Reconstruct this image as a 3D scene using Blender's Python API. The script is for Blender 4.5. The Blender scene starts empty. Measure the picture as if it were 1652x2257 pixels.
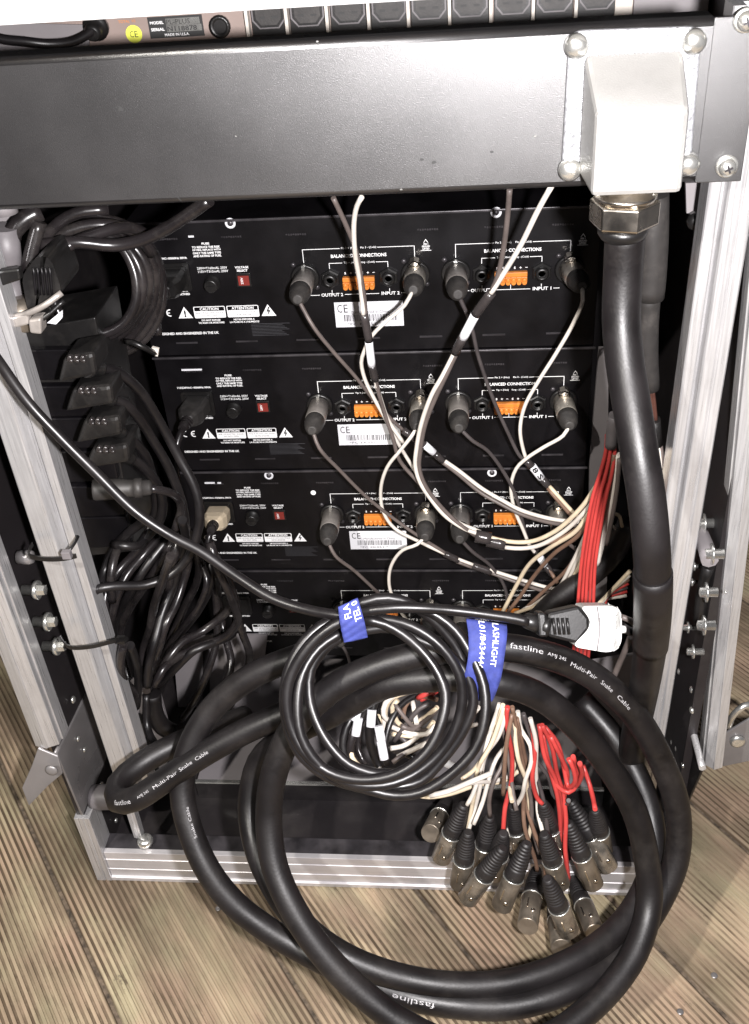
import bpy, math, random
from mathutils import Vector, Matrix, Euler
random.seed(7)
S = 0.001                                   # everything below is measured in millimetres
scn = bpy.context.scene
COL = scn.collection

# ------------------------------------------------------------------ camera
CAM = Vector((75.52, -853.47, 914.98))
ROT = Euler((0.9431914, 0.0669019, 0.0778208), 'XYZ')
RM = ROT.to_matrix()
FPX = 2208.17; PW, PH = 1652.0, 2257.0      # focal length and photo size in the units used for reading positions
cd = bpy.data.cameras.new('camera'); cam = bpy.data.objects.new('camera', cd); COL.objects.link(cam)
cam.location = CAM * S; cam.rotation_euler = ROT
cd.sensor_fit = 'VERTICAL'; cd.sensor_height = 24.0; cd.lens = 24.0 * FPX / PH
cd.clip_start = 0.02; cd.clip_end = 60
scn.camera = cam

# ------------------------------------------------------------------ light
w = bpy.data.worlds.new('World'); scn.world = w; w.use_nodes = True
w.node_tree.nodes['Background'].inputs[0].default_value = (0.95, 0.93, 1.0, 1)
w.node_tree.nodes['Background'].inputs[1].default_value = 0.07
scn.view_settings.view_transform = 'Standard'; scn.view_settings.look = 'None'
scn.view_settings.exposure = 0.3; scn.view_settings.gamma = 1.0
def lamp(name, loc, power, radius, col):
    l = bpy.data.lights.new(name, 'POINT'); l.energy = power; l.shadow_soft_size = radius; l.color = col
    o = bpy.data.objects.new(name, l); COL.objects.link(o); o.location = Vector(loc) * S
    return o
lamp('room_lamp', (-744, -1629, 1946), 135.0, 0.022, (1.0, 0.95, 0.88))
lamp('phone_flash', (138, -850, 903), 55.0, 0.012, (1.0, 0.965, 0.97))

# ------------------------------------------------------------------ helpers
def P(x, y, Y=None, Z=None, X=None, d=None):
    """world point (mm) seen at photo position (x,y) on a given plane or at a given depth"""
    r = RM @ Vector(((x - PW/2)/FPX, -(y - PH/2)/FPX, -1.0))
    if Y is not None: t = (Y - CAM.y)/r.y
    elif Z is not None: t = (Z - CAM.z)/r.z
    elif X is not None: t = (X - CAM.x)/r.x
    else: t = d
    return CAM + r*t
V = Vector
class MB:
    def __init__(s): s.v = []; s.f = []; s.sm = []
    def face(s, idx, smooth=False): s.f.append(tuple(idx)); s.sm.append(smooth)
    def add(s, vs, fs, smooth=False):
        b = len(s.v); s.v += [V(q) for q in vs]
        for f in fs: s.face([b+i for i in f], smooth)
        return s
    def box(s, x0, x1, y0, y1, z0, z1):
        vs = [(x, y, z) for z in (z0, z1) for y in (y0, y1) for x in (x0, x1)]
        return s.add(vs, [(0,2,3,1),(4,5,7,6),(0,1,5,4),(2,6,7,3),(0,4,6,2),(1,3,7,5)])
    def obox(s, c, ax, ay, az):
        """box from centre and three half-axis vectors"""
        c = V(c); ax, ay, az = V(ax), V(ay), V(az)
        vs = [c + ax*i + ay*j + az*k for k in (-1,1) for j in (-1,1) for i in (-1,1)]
        return s.add(vs, [(0,2,3,1),(4,5,7,6),(0,1,5,4),(2,6,7,3),(0,4,6,2),(1,3,7,5)])
    def prism(s, poly, ext):
        n = len(poly); poly = [V(q) for q in poly]; ext = V(ext)
        nr = V((0,0,0))
        for i in range(n): nr += poly[i].cross(poly[(i+1) % n])
        fl = nr.dot(ext) > 0
        vs = poly + [q + ext for q in poly]
        a = list(range(n)); b = list(range(n, 2*n))
        fs = [a[::-1] if fl else a, b if fl else b[::-1]]
        for i in range(n):
            j = (i+1) % n
            fs.append((i, j, n+j, n+i) if fl else (i, n+i, n+j, j))
        return s.add(vs, fs)
    def quad(s, a, b, c, d): return s.add([a, b, c, d], [(0,1,2,3)])
    def lathe(s, p0, ax, prof, seg=20, smooth=True, cap=True, up=None, sx=1.0, phase=0.0):
        p0 = V(p0); ax = V(ax).normalized()
        u = V(up) if up is not None else (V((0,0,1)) if abs(ax.z) < .9 else V((1,0,0)))
        u = (u - ax*u.dot(ax)).normalized(); w_ = ax.cross(u)
        b = len(s.v)
        for t, r in prof:
            for k in range(seg):
                a = 2*math.pi*(k + phase)/seg
                s.v.append(p0 + ax*t + (u*math.cos(a) + w_*math.sin(a)*sx)*r)
        for i in range(len(prof)-1):
            for k in range(seg):
                k2 = (k+1) % seg
                s.face((b+i*seg+k, b+i*seg+k2, b+(i+1)*seg+k2, b+(i+1)*seg+k), smooth)
        if cap:
            s.face([b+k for k in range(seg)][::-1]); n = (len(prof)-1)*seg
            s.face([b+n+k for k in range(seg)])
        return s
    def tube(s, path, r, seg=10, cap=True, rf=None):
        pts, fr, L = path.pts, path.fr, path.L
        b = len(s.v); n = len(pts)
        for i in range(n):
            T, U, W = fr[i]; rr = r*(rf(L[i]/max(L[-1], 1e-6)) if rf else 1.0)
            for k in range(seg):
                a = 2*math.pi*k/seg
                s.v.append(pts[i] + (U*math.cos(a) + W*math.sin(a))*rr)
        for i in range(n-1):
            for k in range(seg):
                k2 = (k+1) % seg
                s.face((b+i*seg+k, b+i*seg+k2, b+(i+1)*seg+k2, b+(i+1)*seg+k), True)
        if cap:
            s.face([b+k for k in range(seg)][::-1]); s.face([b+(n-1)*seg+k for k in range(seg)])
        return s
    def extend(s, o):
        b = len(s.v); s.v += o.v
        for f, m in zip(o.f, o.sm): s.face([b+i for i in f], m)
        return s
class Path:
    """Catmull-Rom curve through mm points, with parallel-transported frames"""
    def __init__(s, ctl, step=6.0, loops=False):
        ctl = [V(c) for c in ctl]
        c = [ctl[0]*2 - ctl[1]] + ctl + [ctl[-1]*2 - ctl[-2]]
        pts = []
        for i in range(1, len(c)-2):
            p0, p1, p2, p3 = c[i-1], c[i], c[i+1], c[i+2]
            l = (p2-p1).length; n = max(2, int(l/step))
            d1 = max((p1-p0).length, 1e-3)**.5; d2 = max(l, 1e-3)**.5; d3 = max((p3-p2).length, 1e-3)**.5
            m1 = ((p1-p0)/d1 - (p2-p0)/(d1+d2) + (p2-p1)/d2)*d2
            m2 = ((p2-p1)/d2 - (p3-p1)/(d2+d3) + (p3-p2)/d3)*d2
            for k in range(n):
                t = k/n; t2 = t*t; t3 = t2*t
                pts.append(p1*(2*t3-3*t2+1) + m1*(t3-2*t2+t) + p2*(-2*t3+3*t2) + m2*(t3-t2))
        pts.append(ctl[-1]); s.pts = pts
        s.L = [0.0]
        for i in range(1, len(pts)): s.L.append(s.L[-1] + (pts[i]-pts[i-1]).length)
        s.fr = []; U = None
        for i in range(len(pts)):
            T = (pts[min(i+1, len(pts)-1)] - pts[max(i-1, 0)]).normalized()
            if U is None: U = T.orthogonal().normalized()
            else:
                U = U - T*U.dot(T)
                U = U.normalized() if U.length > 1e-6 else T.orthogonal().normalized()
            s.fr.append((T, U, T.cross(U)))
    def at(s, l):
        L = s.L
        l = max(0.0, min(l, L[-1]))
        import bisect
        i = min(max(bisect.bisect_right(L, l)-1, 0), len(L)-2)
        t = (l-L[i])/max(L[i+1]-L[i], 1e-9)
        return s.pts[i].lerp(s.pts[i+1], t), (s.fr[i][0].lerp(s.fr[i+1][0], t)).normalized()
    def nearest(s, q):
        best = (1e18, 0)
        for i in range(len(s.pts)-1):
            a = s.pts[i]; ab = s.pts[i+1]-a; t = max(0, min(1, (q-a).dot(ab)/max(ab.length_squared, 1e-9))); dd = (a+ab*t-q).length_squared
            if dd < best[0]: best = (dd, s.L[i] + t*ab.length)
        return best[1]
    def sub(s, a, b):
        """piece of the path between two fractions of its length"""
        n = Path.__new__(Path); i0 = 0; L = s.L[-1]
        idx = [i for i in range(len(s.pts)) if a*L <= s.L[i] <= b*L]
        if len(idx) < 2:
            k = min(range(len(s.L)), key=lambda i: abs(s.L[i]-(a+b)/2*L)); k = min(max(k, 1), len(s.L)-2); idx = [k-1, k, k+1]
        n.pts = [s.pts[i] for i in idx]; n.fr = [s.fr[i] for i in idx]; n.L = [s.L[i]-s.L[idx[0]] for i in idx]
        return n

def build(name, mb, mat, parent=None, bevel=0.0, label=None):
    off = parent.matrix_world.translation/S if parent is not None and not parent.get('_nested') else V((0,0,0))
    off = V(parent['_org']) if parent is not None and '_org' in parent else V((0,0,0))
    me = bpy.data.meshes.new(name)
    me.from_pydata([tuple((v-off)*S) for v in mb.v], [], mb.f)
    me.polygons.foreach_set('use_smooth', mb.sm)
    me.materials.append(mat); me.update()
    o = bpy.data.objects.new(name, me); COL.objects.link(o)
    if parent is not None: o.parent = parent; o['_org'] = tuple(off)
    if bevel:
        b = o.modifiers.new('bevel', 'BEVEL'); b.width = bevel*S; b.segments = 2; b.limit_method = 'ANGLE'; b.angle_limit = math.radians(40)
    if label: o['label'] = label
    return o
def thing(name, loc, label, cat, group=None, kind=None):
    o = bpy.data.objects.new(name, None); COL.objects.link(o); o.location = V(loc)*S
    o.empty_display_size = .01; o['_org'] = tuple(loc)
    if kind: o['kind'] = kind
    else: o['label'] = label; o['category'] = cat
    if group: o['group'] = group
    return o
def single(name, mb, mat, label, cat, group=None, bevel=0):
    o = build(name, mb, mat, None, bevel); o['label'] = label; o['category'] = cat
    if group: o['group'] = group
    return o

_tc = {}
def text_geo(s, bold=0.0):
    """flat lettering outlines of a word, scaled to the unit box (width 1 x height 1)"""
    k = (s, bold)
    if k in _tc: return _tc[k]
    cu = bpy.data.curves.new('lettering', 'FONT'); cu.body = s; cu.size = 1; cu.offset = bold; cu.resolution_u = 2
    o = bpy.data.objects.new('lettering', cu); COL.objects.link(o)
    bpy.context.view_layer.update()
    dg = bpy.context.evaluated_depsgraph_get(); me = bpy.data.meshes.new_from_object(o.evaluated_get(dg))
    vs = [v.co.copy() for v in me.vertices]; fs = [tuple(p.vertices) for p in me.polygons]
    bpy.data.objects.remove(o); bpy.data.curves.remove(cu); bpy.data.meshes.remove(me)
    x0 = min(v.x for v in vs); x1 = max(v.x for v in vs); y0 = min(v.y for v in vs); y1 = max(v.y for v in vs)
    y0 = min(y0, 0.0)
    g = ([((v.x-x0)/(x1-x0), (v.y-y0)/max(y1-y0, 1e-6)) for v in vs], fs); _tc[k] = g
    return g
def put_text(mb, s, c, wdt, hgt, xa=(1,0,0), ya=(0,0,1), bold=0.02):
    vs, fs = text_geo(s, bold); xa, ya, c = V(xa), V(ya), V(c)
    mb.add([c + xa*((u-.5)*wdt) + ya*((v-.5)*hgt) for u, v in vs], fs)
def text_on_tube(mb, s, path, l0, l1, r, hgt, bold=0.0, tilt=0.0, flip=False):
    """lettering wrapped on a round cable between two arc lengths, on the side that faces up and out"""
    vs, fs = text_geo(s, bold); out = []
    for u, v in vs:
        p, T = path.at(l0 + (l1-l0)*u)
        vd = (CAM-p); vd = (vd - T*vd.dot(T)).normalized()
        if l1 < l0: T = -T
        up = vd.cross(T)
        if flip: up = -up
        a = (v-.5)*hgt/r + tilt
        out.append(p + (vd*math.cos(a) + up*math.sin(a))*(r+.25))
    mb.add(out, fs)

# ------------------------------------------------------------------ materials
def mat(name, base, rough=.5, metal=0., var=0., vscale=30., bump=0., bscale=200., stretch=(1,1,1), rvar=0., spec=.5, dust=0., coat=0., ior=1.5):
    base = tuple(base)
    m = bpy.data.materials.new(name); m.use_nodes = True; nt = m.node_tree; N = nt.nodes; L = nt.links
    b = N['Principled BSDF']; b.inputs['Roughness'].default_value = rough; b.inputs['Metallic'].default_value = metal
    b.inputs['Base Color'].default_value = (*base, 1); b.inputs['Specular IOR Level'].default_value = spec
    b.inputs['IOR'].default_value = ior
    if coat: b.inputs['Coat Weight'].default_value = coat
    tc = N.new('ShaderNodeTexCoord'); mp = N.new('ShaderNodeMapping'); mp.inputs['Scale'].default_value = stretch
    L.new(tc.outputs['Object'], mp.inputs[0])
    if var or rvar:
        n = N.new('ShaderNodeTexNoise'); n.inputs['Scale'].default_value = vscale; n.inputs['Detail'].default_value = 6
        L.new(mp.outputs[0], n.inputs['Vector'])
        mr = N.new('ShaderNodeMapRange'); mr.inputs[1].default_value = .3; mr.inputs[2].default_value = .7
        mr.inputs[3].default_value = 1-var; mr.inputs[4].default_value = 1+var
        L.new(n.outputs[0], mr.inputs[0])
        mx = N.new('ShaderNodeMix'); mx.data_type = 'RGBA'; mx.blend_type = 'MULTIPLY'; mx.inputs[0].default_value = 1
        mx.inputs[6].default_value = (*base, 1); L.new(mr.outputs[0], mx.inputs[7])
        out = mx.outputs[2]
        if dust:
            n3 = N.new('ShaderNodeTexNoise'); n3.inputs['Scale'].default_value = vscale*.6; n3.inputs['Detail'].default_value = 9; n3.inputs['Roughness'].default_value = .75
            L.new(tc.outputs['Object'], n3.inputs['Vector'])
            r3 = N.new('ShaderNodeMapRange'); r3.inputs[1].default_value = .5; r3.inputs[2].default_value = .75; r3.inputs[4].default_value = dust
            L.new(n3.outputs[0], r3.inputs[0])
            m3 = N.new('ShaderNodeMix'); m3.data_type = 'RGBA'; L.new(r3.outputs[0], m3.inputs[0]); L.new(out, m3.inputs[6]); m3.inputs[7].default_value = (.20, .18, .16, 1)
            out = m3.outputs[2]
        L.new(out, b.inputs['Base Color'])
        if rvar:
            r2 = N.new('ShaderNodeMapRange'); r2.inputs[1].default_value = .3; r2.inputs[2].default_value = .7
            r2.inputs[3].default_value = max(.02, rough-rvar); r2.inputs[4].default_value = min(1, rough+rvar)
            L.new(n.outputs[0], r2.inputs[0]); L.new(r2.outputs[0], b.inputs['Roughness'])
    if bump:
        n2 = N.new('ShaderNodeTexNoise'); n2.inputs['Scale'].default_value = bscale; n2.inputs['Detail'].default_value = 4
        L.new(mp.outputs[0], n2.inputs['Vector'])
        bp = N.new('ShaderNodeBump'); bp.inputs['Strength'].default_value = bump; bp.inputs['Distance'].default_value = .00022
        L.new(n2.outputs[0], bp.inputs['Height']); L.new(bp.outputs[0], b.inputs['Normal'])
    return m
M = dict(
 panel = mat('black_powder_coat', (.0035,.003,.0038), .40, var=.35, vscale=25, bump=.25, bscale=900, rvar=.06, dust=.012, spec=.3),
 lip   = mat('worn_black_edge', (.05,.046,.05), .35, .4, var=.5, vscale=60, stretch=(1,1,1)),
 beam  = mat('dusty_black_steel', (.0055,.0048,.0052), .375, .0, var=.35, vscale=9, bump=.6, bscale=2000, rvar=.045, dust=.03, spec=.9, ior=1.8),
 alu   = mat('brushed_aluminium', (.52,.515,.52), .32, .6, var=.14, vscale=60, bump=.35, bscale=110, stretch=(10,10,.35), rvar=.07, dust=.2),
 alux  = mat('brushed_aluminium_sill', (.62,.60,.61), .34, .5, var=.10, vscale=18, bump=.2, bscale=110, stretch=(.6,6,6), rvar=.06, dust=.3),
 cast  = mat('sandblasted_casting', (.30,.295,.285), .42, .35, var=.10, vscale=25, bump=.7, bscale=900, rvar=.1),
 castf = mat('pitted_casting_flange', (.30,.305,.32), .38, .5, var=.22, vscale=420, bump=1.0, bscale=900, rvar=.12),
 nickel= mat('nickel_plate', (.62,.57,.50), .22, 1., var=.2, vscale=60, bump=.25, bscale=200, rvar=.08),
 screw = mat('zinc_screw', (.80,.80,.76), .25, .9, var=.15, vscale=120, bump=.3, bscale=300),
 shell = mat('tarnished_plug_shell', (.25,.215,.175), .36, .75, var=.25, vscale=70, bump=.3, bscale=500, rvar=.1),
 shell_worn = mat('worn_plug_shell', (.33,.30,.26), .30, .8, var=.35, vscale=110, bump=.4, bscale=500, rvar=.12),
 shell_dull = mat('dull_plug_shell', (.19,.165,.135), .42, .7, var=.4, vscale=90, bump=.4, bscale=500, rvar=.12),
 shell_pale = mat('pale_nickel_shell', (.52,.48,.42), .34, .7, var=.25, vscale=110, bump=.4, bscale=500, rvar=.1),
 shellg= mat('dull_grey_plug_shell', (.30,.275,.255), .42, .4, var=.25, vscale=80, bump=.25, bscale=500),
 boot  = mat('ribbed_rubber_boot', (.012,.0105,.011), .5, var=.3, vscale=90, bump=.3, bscale=700, dust=.06),
 bootg = mat('dusty_rubber_boot', (.022,.020,.019), .55, var=.3, vscale=90, bump=.3, bscale=700, dust=.18),
 rubber= mat('black_rubber_jacket', (.0058,.0047,.005), .46, var=.4, vscale=26, bump=.5, bscale=500, rvar=.08, dust=.08, spec=.42),
 cord  = mat('black_vinyl_cord', (.007,.006,.0065), .37, var=.3, vscale=40, bump=.15, bscale=500, rvar=.06, dust=.05),
 bund  = mat('dusty_black_lead', (.013,.011,.0115), .27, var=.4, vscale=40, bump=.2, bscale=500, dust=.14),
 shrink= mat('grey_heat_shrink', (.13,.12,.125), .5, var=.25, vscale=50, bump=.3, bscale=300),
 plast = mat('black_moulded_plastic', (.008,.0075,.0075), .36, var=.3, vscale=60, bump=.25, bscale=700, dust=.08),
 grey  = mat('grey_painted_steel', (.20,.185,.19), .5, .1, var=.1, vscale=20, bump=.2, bscale=700, dust=.05),
 dkgrey= mat('dark_board', (.011,.009,.010), .5, var=.3, vscale=12, bump=.2, bscale=600, dust=.1),
 bronze= mat('brown_grey_panel', (.30,.235,.21), .42, .2, var=.12, vscale=20, bump=.15, bscale=800),
 steel = mat('stained_steel_plate', (.20,.19,.19), .33, .45, var=.3, vscale=12, bump=.25, bscale=400, rvar=.1),
 white = mat('white_ink', (.86,.86,.86), .6),
 jprint= mat('worn_jacket_print', (.42,.41,.42), .6, var=.3, vscale=300),
 dimink= mat('faint_ink', (.045,.045,.05), .6),
 paper = mat('white_paper_label', (.72,.72,.75), .6, var=.03, vscale=60),
 ink   = mat('black_ink', (.02,.02,.02), .6),
 wired = mat('off_white_wire', (.60,.555,.50), .45, var=.12, vscale=60, bump=.1, bscale=500),
 wiret = mat('cream_wire', (.60,.50,.36), .45, var=.15, vscale=60, bump=.1, bscale=500),
 wireg = mat('grey_brown_wire', (.105,.085,.078), .48, var=.2, vscale=60, bump=.1, bscale=500),
 wireb = mat('brown_wire', (.16,.095,.065), .48, var=.2, vscale=60, bump=.1, bscale=500),
 wirek = mat('dark_grey_wire', (.055,.047,.047), .45, var=.2, vscale=60, bump=.1, bscale=500),
 red   = mat('red_wire', (.44,.045,.04), .45, var=.12, vscale=60, bump=.1, bscale=500),
 sleeve= mat('clear_black_sleeve', (.035,.030,.030), .22, var=.3, vscale=60, bump=.2, bscale=400),
 orange= mat('orange_terminal_plastic', (.62,.20,.03), .45, var=.12, vscale=60, bump=.2, bscale=500),
 redsw = mat('dark_red_switch', (.22,.028,.022), .4, var=.15, vscale=80),
 blue  = mat('blue_webbing', (.030,.042,.20), .75, var=.18, vscale=220, bump=1.0, bscale=1500, stretch=(1,1,1)),
 whitep= mat('white_moulded_plastic', (.55,.55,.535), .35, var=.03, vscale=20, bump=.05, bscale=300),
 glare= mat('overexposed_lid_edge', (.88,.88,.88), .45, var=.04, vscale=8),  # overexposed aluminium, the glare put into its colour as white
 yellow= mat('yellow_sticker', (.75,.78,.10), .5, var=.06, vscale=90),
 brownw= mat('red_brown_core', (.055,.022,.016), .4, var=.2, vscale=60),
)
# deck board wood: worn, stained, grain running along each board
def wood():
    m = bpy.data.materials.new('weathered_deck_board'); m.use_nodes = True; nt = m.node_tree; N = nt.nodes; L = nt.links
    b = N['Principled BSDF']; b.inputs['Roughness'].default_value = .62; b.inputs['Specular IOR Level'].default_value = .3
    tc = N.new('ShaderNodeTexCoord'); oi = N.new('ShaderNodeObjectInfo')
    def noise(scale, stretch, detail=6, rough=.6, off=None):
        mp = N.new('ShaderNodeMapping'); mp.inputs['Scale'].default_value = stretch; L.new(tc.outputs['Object'], mp.inputs[0])
        add = N.new('ShaderNodeVectorMath'); L.new(mp.outputs[0], add.inputs[0]); 
        ml = N.new('ShaderNodeMath'); ml.operation = 'MULTIPLY'; L.new(oi.outputs['Random'], ml.inputs[0]); ml.inputs[1].default_value = 40
        L.new(ml.outputs[0], add.inputs[1])
        n = N.new('ShaderNodeTexNoise'); n.inputs['Scale'].default_value = scale; n.inputs['Detail'].default_value = detail; n.inputs['Roughness'].default_value = rough
        L.new(add.outputs[0], n.inputs['Vector']); return n
    n1 = noise(9, (1, .35, 1)); n2 = noise(60, (3, .12, 1), 8); n3 = noise(14, (1, .6, 1), 5)
    cr = N.new('ShaderNodeValToRGB'); e = cr.color_ramp.elements
    e[0].position = .30; e[0].color = (.13, .105, .08, 1); e[1].position = .72; e[1].color = (.53, .435, .335, 1)
    x = cr.color_ramp.elements.new(.5); x.color = (.32, .26, .20, 1)
    L.new(n1.outputs[0], cr.inputs[0])
    cr2 = N.new('ShaderNodeValToRGB'); cr2.color_ramp.elements[0].position = .35; cr2.color_ramp.elements[0].color = (.72,.68,.64,1); cr2.color_ramp.elements[1].position = .62; cr2.color_ramp.elements[1].color = (1.05,1.03,1,1)
    L.new(n2.outputs[0], cr2.inputs[0])
    mx = N.new('ShaderNodeMix'); mx.data_type = 'RGBA'; mx.blend_type = 'MULTIPLY'; mx.inputs[0].default_value = .8
    L.new(cr.outputs[0], mx.inputs[6]); L.new(cr2.outputs[0], mx.inputs[7])
    # tint patches (greenish algae and reddish stain)
    cr3 = N.new('ShaderNodeValToRGB'); cr3.color_ramp.elements[0].position = .36; cr3.color_ramp.elements[0].color = (.93,1.0,.86,1); cr3.color_ramp.elements[1].position = .64; cr3.color_ramp.elements[1].color = (1.06,.95,.90,1)
    L.new(n3.outputs[0], cr3.inputs[0])
    m2 = N.new('ShaderNodeMix'); m2.data_type = 'RGBA'; m2.blend_type = 'MULTIPLY'; m2.inputs[0].default_value = 1
    L.new(mx.outputs[2], m2.inputs[6]); L.new(cr3.outputs[0], m2.inputs[7])
    # dirt kept in the milled grooves, worn away in patches
    sx = N.new('ShaderNodeSeparateXYZ'); L.new(tc.outputs['Object'], sx.inputs[0])
    hz = N.new('ShaderNodeMapRange'); hz.inputs[1].default_value = -.0012; hz.inputs[2].default_value = -.0002; hz.inputs[3].default_value = 1; hz.inputs[4].default_value = 0
    L.new(sx.outputs[2], hz.inputs[0])
    wn = noise(7, (1, .5, 1), 7, .7); wr = N.new('ShaderNodeMapRange'); wr.inputs[1].default_value = .41; wr.inputs[2].default_value = .53; wr.inputs[3].default_value = .12; wr.inputs[4].default_value = .93
    L.new(wn.outputs[0], wr.inputs[0])
    mm = N.new('ShaderNodeMath'); mm.operation = 'MULTIPLY'; L.new(hz.outputs[0], mm.inputs[0]); L.new(wr.outputs[0], mm.inputs[1])
    m3 = N.new('ShaderNodeMix'); m3.data_type = 'RGBA'; L.new(mm.outputs[0], m3.inputs[0]); L.new(m2.outputs[2], m3.inputs[6]); m3.inputs[7].default_value = (.075,.052,.032,1)
    dn = noise(5, (1, .45, 1), 8, .7); dr = N.new('ShaderNodeMapRange'); dr.inputs[1].default_value = .52; dr.inputs[2].default_value = .66; dr.inputs[3].default_value = 0; dr.inputs[4].default_value = .55
    L.new(dn.outputs[0], dr.inputs[0])
    m4 = N.new('ShaderNodeMix'); m4.data_type = 'RGBA'; L.new(dr.outputs[0], m4.inputs[0]); L.new(m3.outputs[2], m4.inputs[6]); m4.inputs[7].default_value = (.125,.095,.065,1)
    kn = noise(38, (1, .55, 1), 9, .8); kr = N.new('ShaderNodeMapRange'); kr.inputs[1].default_value = .62; kr.inputs[2].default_value = .68; kr.inputs[3].default_value = 0; kr.inputs[4].default_value = .6
    L.new(kn.outputs[0], kr.inputs[0])
    m5 = N.new('ShaderNodeMix'); m5.data_type = 'RGBA'; L.new(kr.outputs[0], m5.inputs[0]); L.new(m4.outputs[2], m5.inputs[6]); m5.inputs[7].default_value = (.06,.045,.03,1)
    L.new(m5.outputs[2], b.inputs['Base Color'])
    bp = N.new('ShaderNodeBump'); bp.inputs['Strength'].default_value = .6; bp.inputs['Distance'].default_value = .001
    L.new(n2.outputs[0], bp.inputs['Height']); L.new(bp.outputs[0], b.inputs['Normal'])
    return m
M['wood'] = wood()

# ------------------------------------------------------------------ floor: ridged deck boards, diagonal to the case
floor = thing('floor', (0,0,0), None, None, kind='structure')
dirn = V((.615,-.788,0)).normalized(); nrm = V((.788,.615,0)).normalized()
def plank_mesh():
    wdt = 148.6; ng = 25; p = wdt/ng
    xs = [(-wdt/2, -16.0), (-wdt/2, -3.0), (-wdt/2+1.0, -1.0), (-wdt/2+2.6, 0.0)]
    for i in range(1, ng):
        x = -wdt/2 + i*p; d = -1.25 - .25*math.sin(i*2.3)
        xs += [(x-1.5, 0.0), (x-.9, d), (x+.9, d), (x+1.5, 0.0)]
    xs += [(wdt/2-2.6, 0.0), (wdt/2-1.0, -1.0), (wdt/2, -3.0), (wdt/2, -16.0)]
    mb = MB(); ny = 14; ys = [-1500 + 3000*k/ny for k in range(ny+1)]
    for y in ys:
        for x, z in xs: mb.v.append(V((x, y, z)))
    n = len(xs)
    for j in range(ny):
        for i in range(n-1): mb.face((j*n+i, j*n+i+1, (j+1)*n+i+1, (j+1)*n+i))
    return mb
pm = plank_mesh(); first = None
for k in range(-6, 7):
    c = nrm*(-148 + 152*k + 76) 
    if first is None:
        first = build('plank', pm, M['wood'], floor); o = first
    else:
        o = first.copy(); COL.objects.link(o); o.parent = floor
    o.location = V((c.x, c.y, -.6*(k % 2)))*S
    o.rotation_euler = (0, 0, math.atan2(nrm.y, nrm.x) + random.uniform(-.002, .002))
# grit packed in the gaps between boards
M['grit'] = mat('grit', (.10,.075,.052), .9, var=.7, vscale=160, bump=1.0, bscale=260)
for k in range(-6, 8):
    c = nrm*(-148 + 152*k); a_ = dirn*1500; n_ = nrm*1.9
    build('gap_grit', MB().add([c-a_-n_+V((0,0,-3.2)), c-a_+n_+V((0,0,-3.2)), c+a_+n_+V((0,0,-3.2)), c+a_-n_+V((0,0,-3.2))], [(0,1,2,3)]), M['grit'], floor)
# joists below
build('joist', MB().box(-1600, 1600, -1600, 1800, -60, -17), M['dkgrey'], floor)
# small screw heads in the boards
for (x, y) in [(482,2002),(1575,2150),(1500,2230)]:
    c = P(x, y, Z=.1)
    build('deck_screw', MB().lathe(c, (0,0,1), [(0,3.2),(.5,2.9),(.6,1.2)], 12), M['steel'], floor)

# ------------------------------------------------------------------ the flight case
case = thing('flight_case', (-30,-255,0), 'open black flight case with worn aluminium edging that holds the rack of audio gear', 'flight case')
XL, XR, YF = -327.0, 264.6, -254.0
build('side_wall', MB().box(XL+2, XL+10, YF+4, 300, 12, 850), M['dkgrey'], case)
build('side_wall', MB().box(XR-10, XR-2, YF+4, 300, 12, 850), M['dkgrey'], case)
build('back_wall', MB().box(XL+10, XR-10, 292, 300, 12, 850), M['dkgrey'], case)
build('top_board', MB().box(XL+2, XR-2, -150, 300, 866, 876), M['dkgrey'], case)
build('base_board', MB().box(XL+10, XR-10, YF+30, 292, 6, 15), M['dkgrey'], case)
# front sill : three-ridged aluminium extrusion
def extr(profile, a, b, along):
    """profile in (u,v) mm placed at a and b (u,v axes given), swept a->b"""
    pass
def sweep(prof, a, b, ux, vx):
    a, b, ux, vx = V(a), V(b), V(ux), V(vx)
    mb = MB(); n = len(prof)
    mb.prism([a + ux*u + vx*v for u, v in prof], b-a)
    return mb
sill = [(0,0),(0,5),(2.2,6),(2.2,17),(1.5,17.3),(1.5,18.2),(2.2,18.5),(2.2,33),(1.5,33.3),(1.5,34.2),(2.2,34.5),(2.2,45),(8,45),(8,0)]
build('front_sill', sweep(sill, (XL+16, YF, 0), (XR-16, YF, 0), (0,1,0), (0,0,1)), M['alux'], case, bevel=.5)
build('sill_flange', MB().box(XL+12, XR-12, YF+8.1, YF+26, 42, 44.6), M['lip'], case)
for x0, x1 in ((XL, XL+28), (XR-28, XR)):
    # upright corner pieces between floor and bracket
    s = 1 if x0 == XL else -1
    xa = x0 if s == 1 else x1
    prof = [(0,0),(9,0),(9,1.0),(10.5,1.0),(10.5,0),(16,0),(16,26),(0,26)]
    build('lower_corner_trim', sweep(prof, (xa, YF-.6, 0), (xa, YF-.6, 104), (s,0,0), (0,1,0)), M['alu'], case, bevel=.6)
# outer upright edge trims
def bar_between(name, tops, bots, Y, prof, m, parent, flip=1, bevel=.6, ext=.4):
    a = P(*bots, Y=Y); b = P(*tops, Y=Y)
    b = b + (b-a)*ext
    return build(name, sweep(prof, a, b, (flip,0,0), (0,1,0)), m, parent, bevel=bevel)
outp = [(0,0),(17,-3.0),(18,-1.8),(31,2.5),(31,9),(33,9),(33,24),(0,24)]
bar_between('corner_trim', (0,1442), (79,1645), -258, [(u*.72,v) for u, v in outp], M['alu'], case, 1, .8, ext=2.0)
bar_between('corner_trim', (1664,1080), (1593,1692), -258, [(u*.47,v) for u, v in outp], M['alu'], case, -1, .8, ext=.6)
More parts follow.
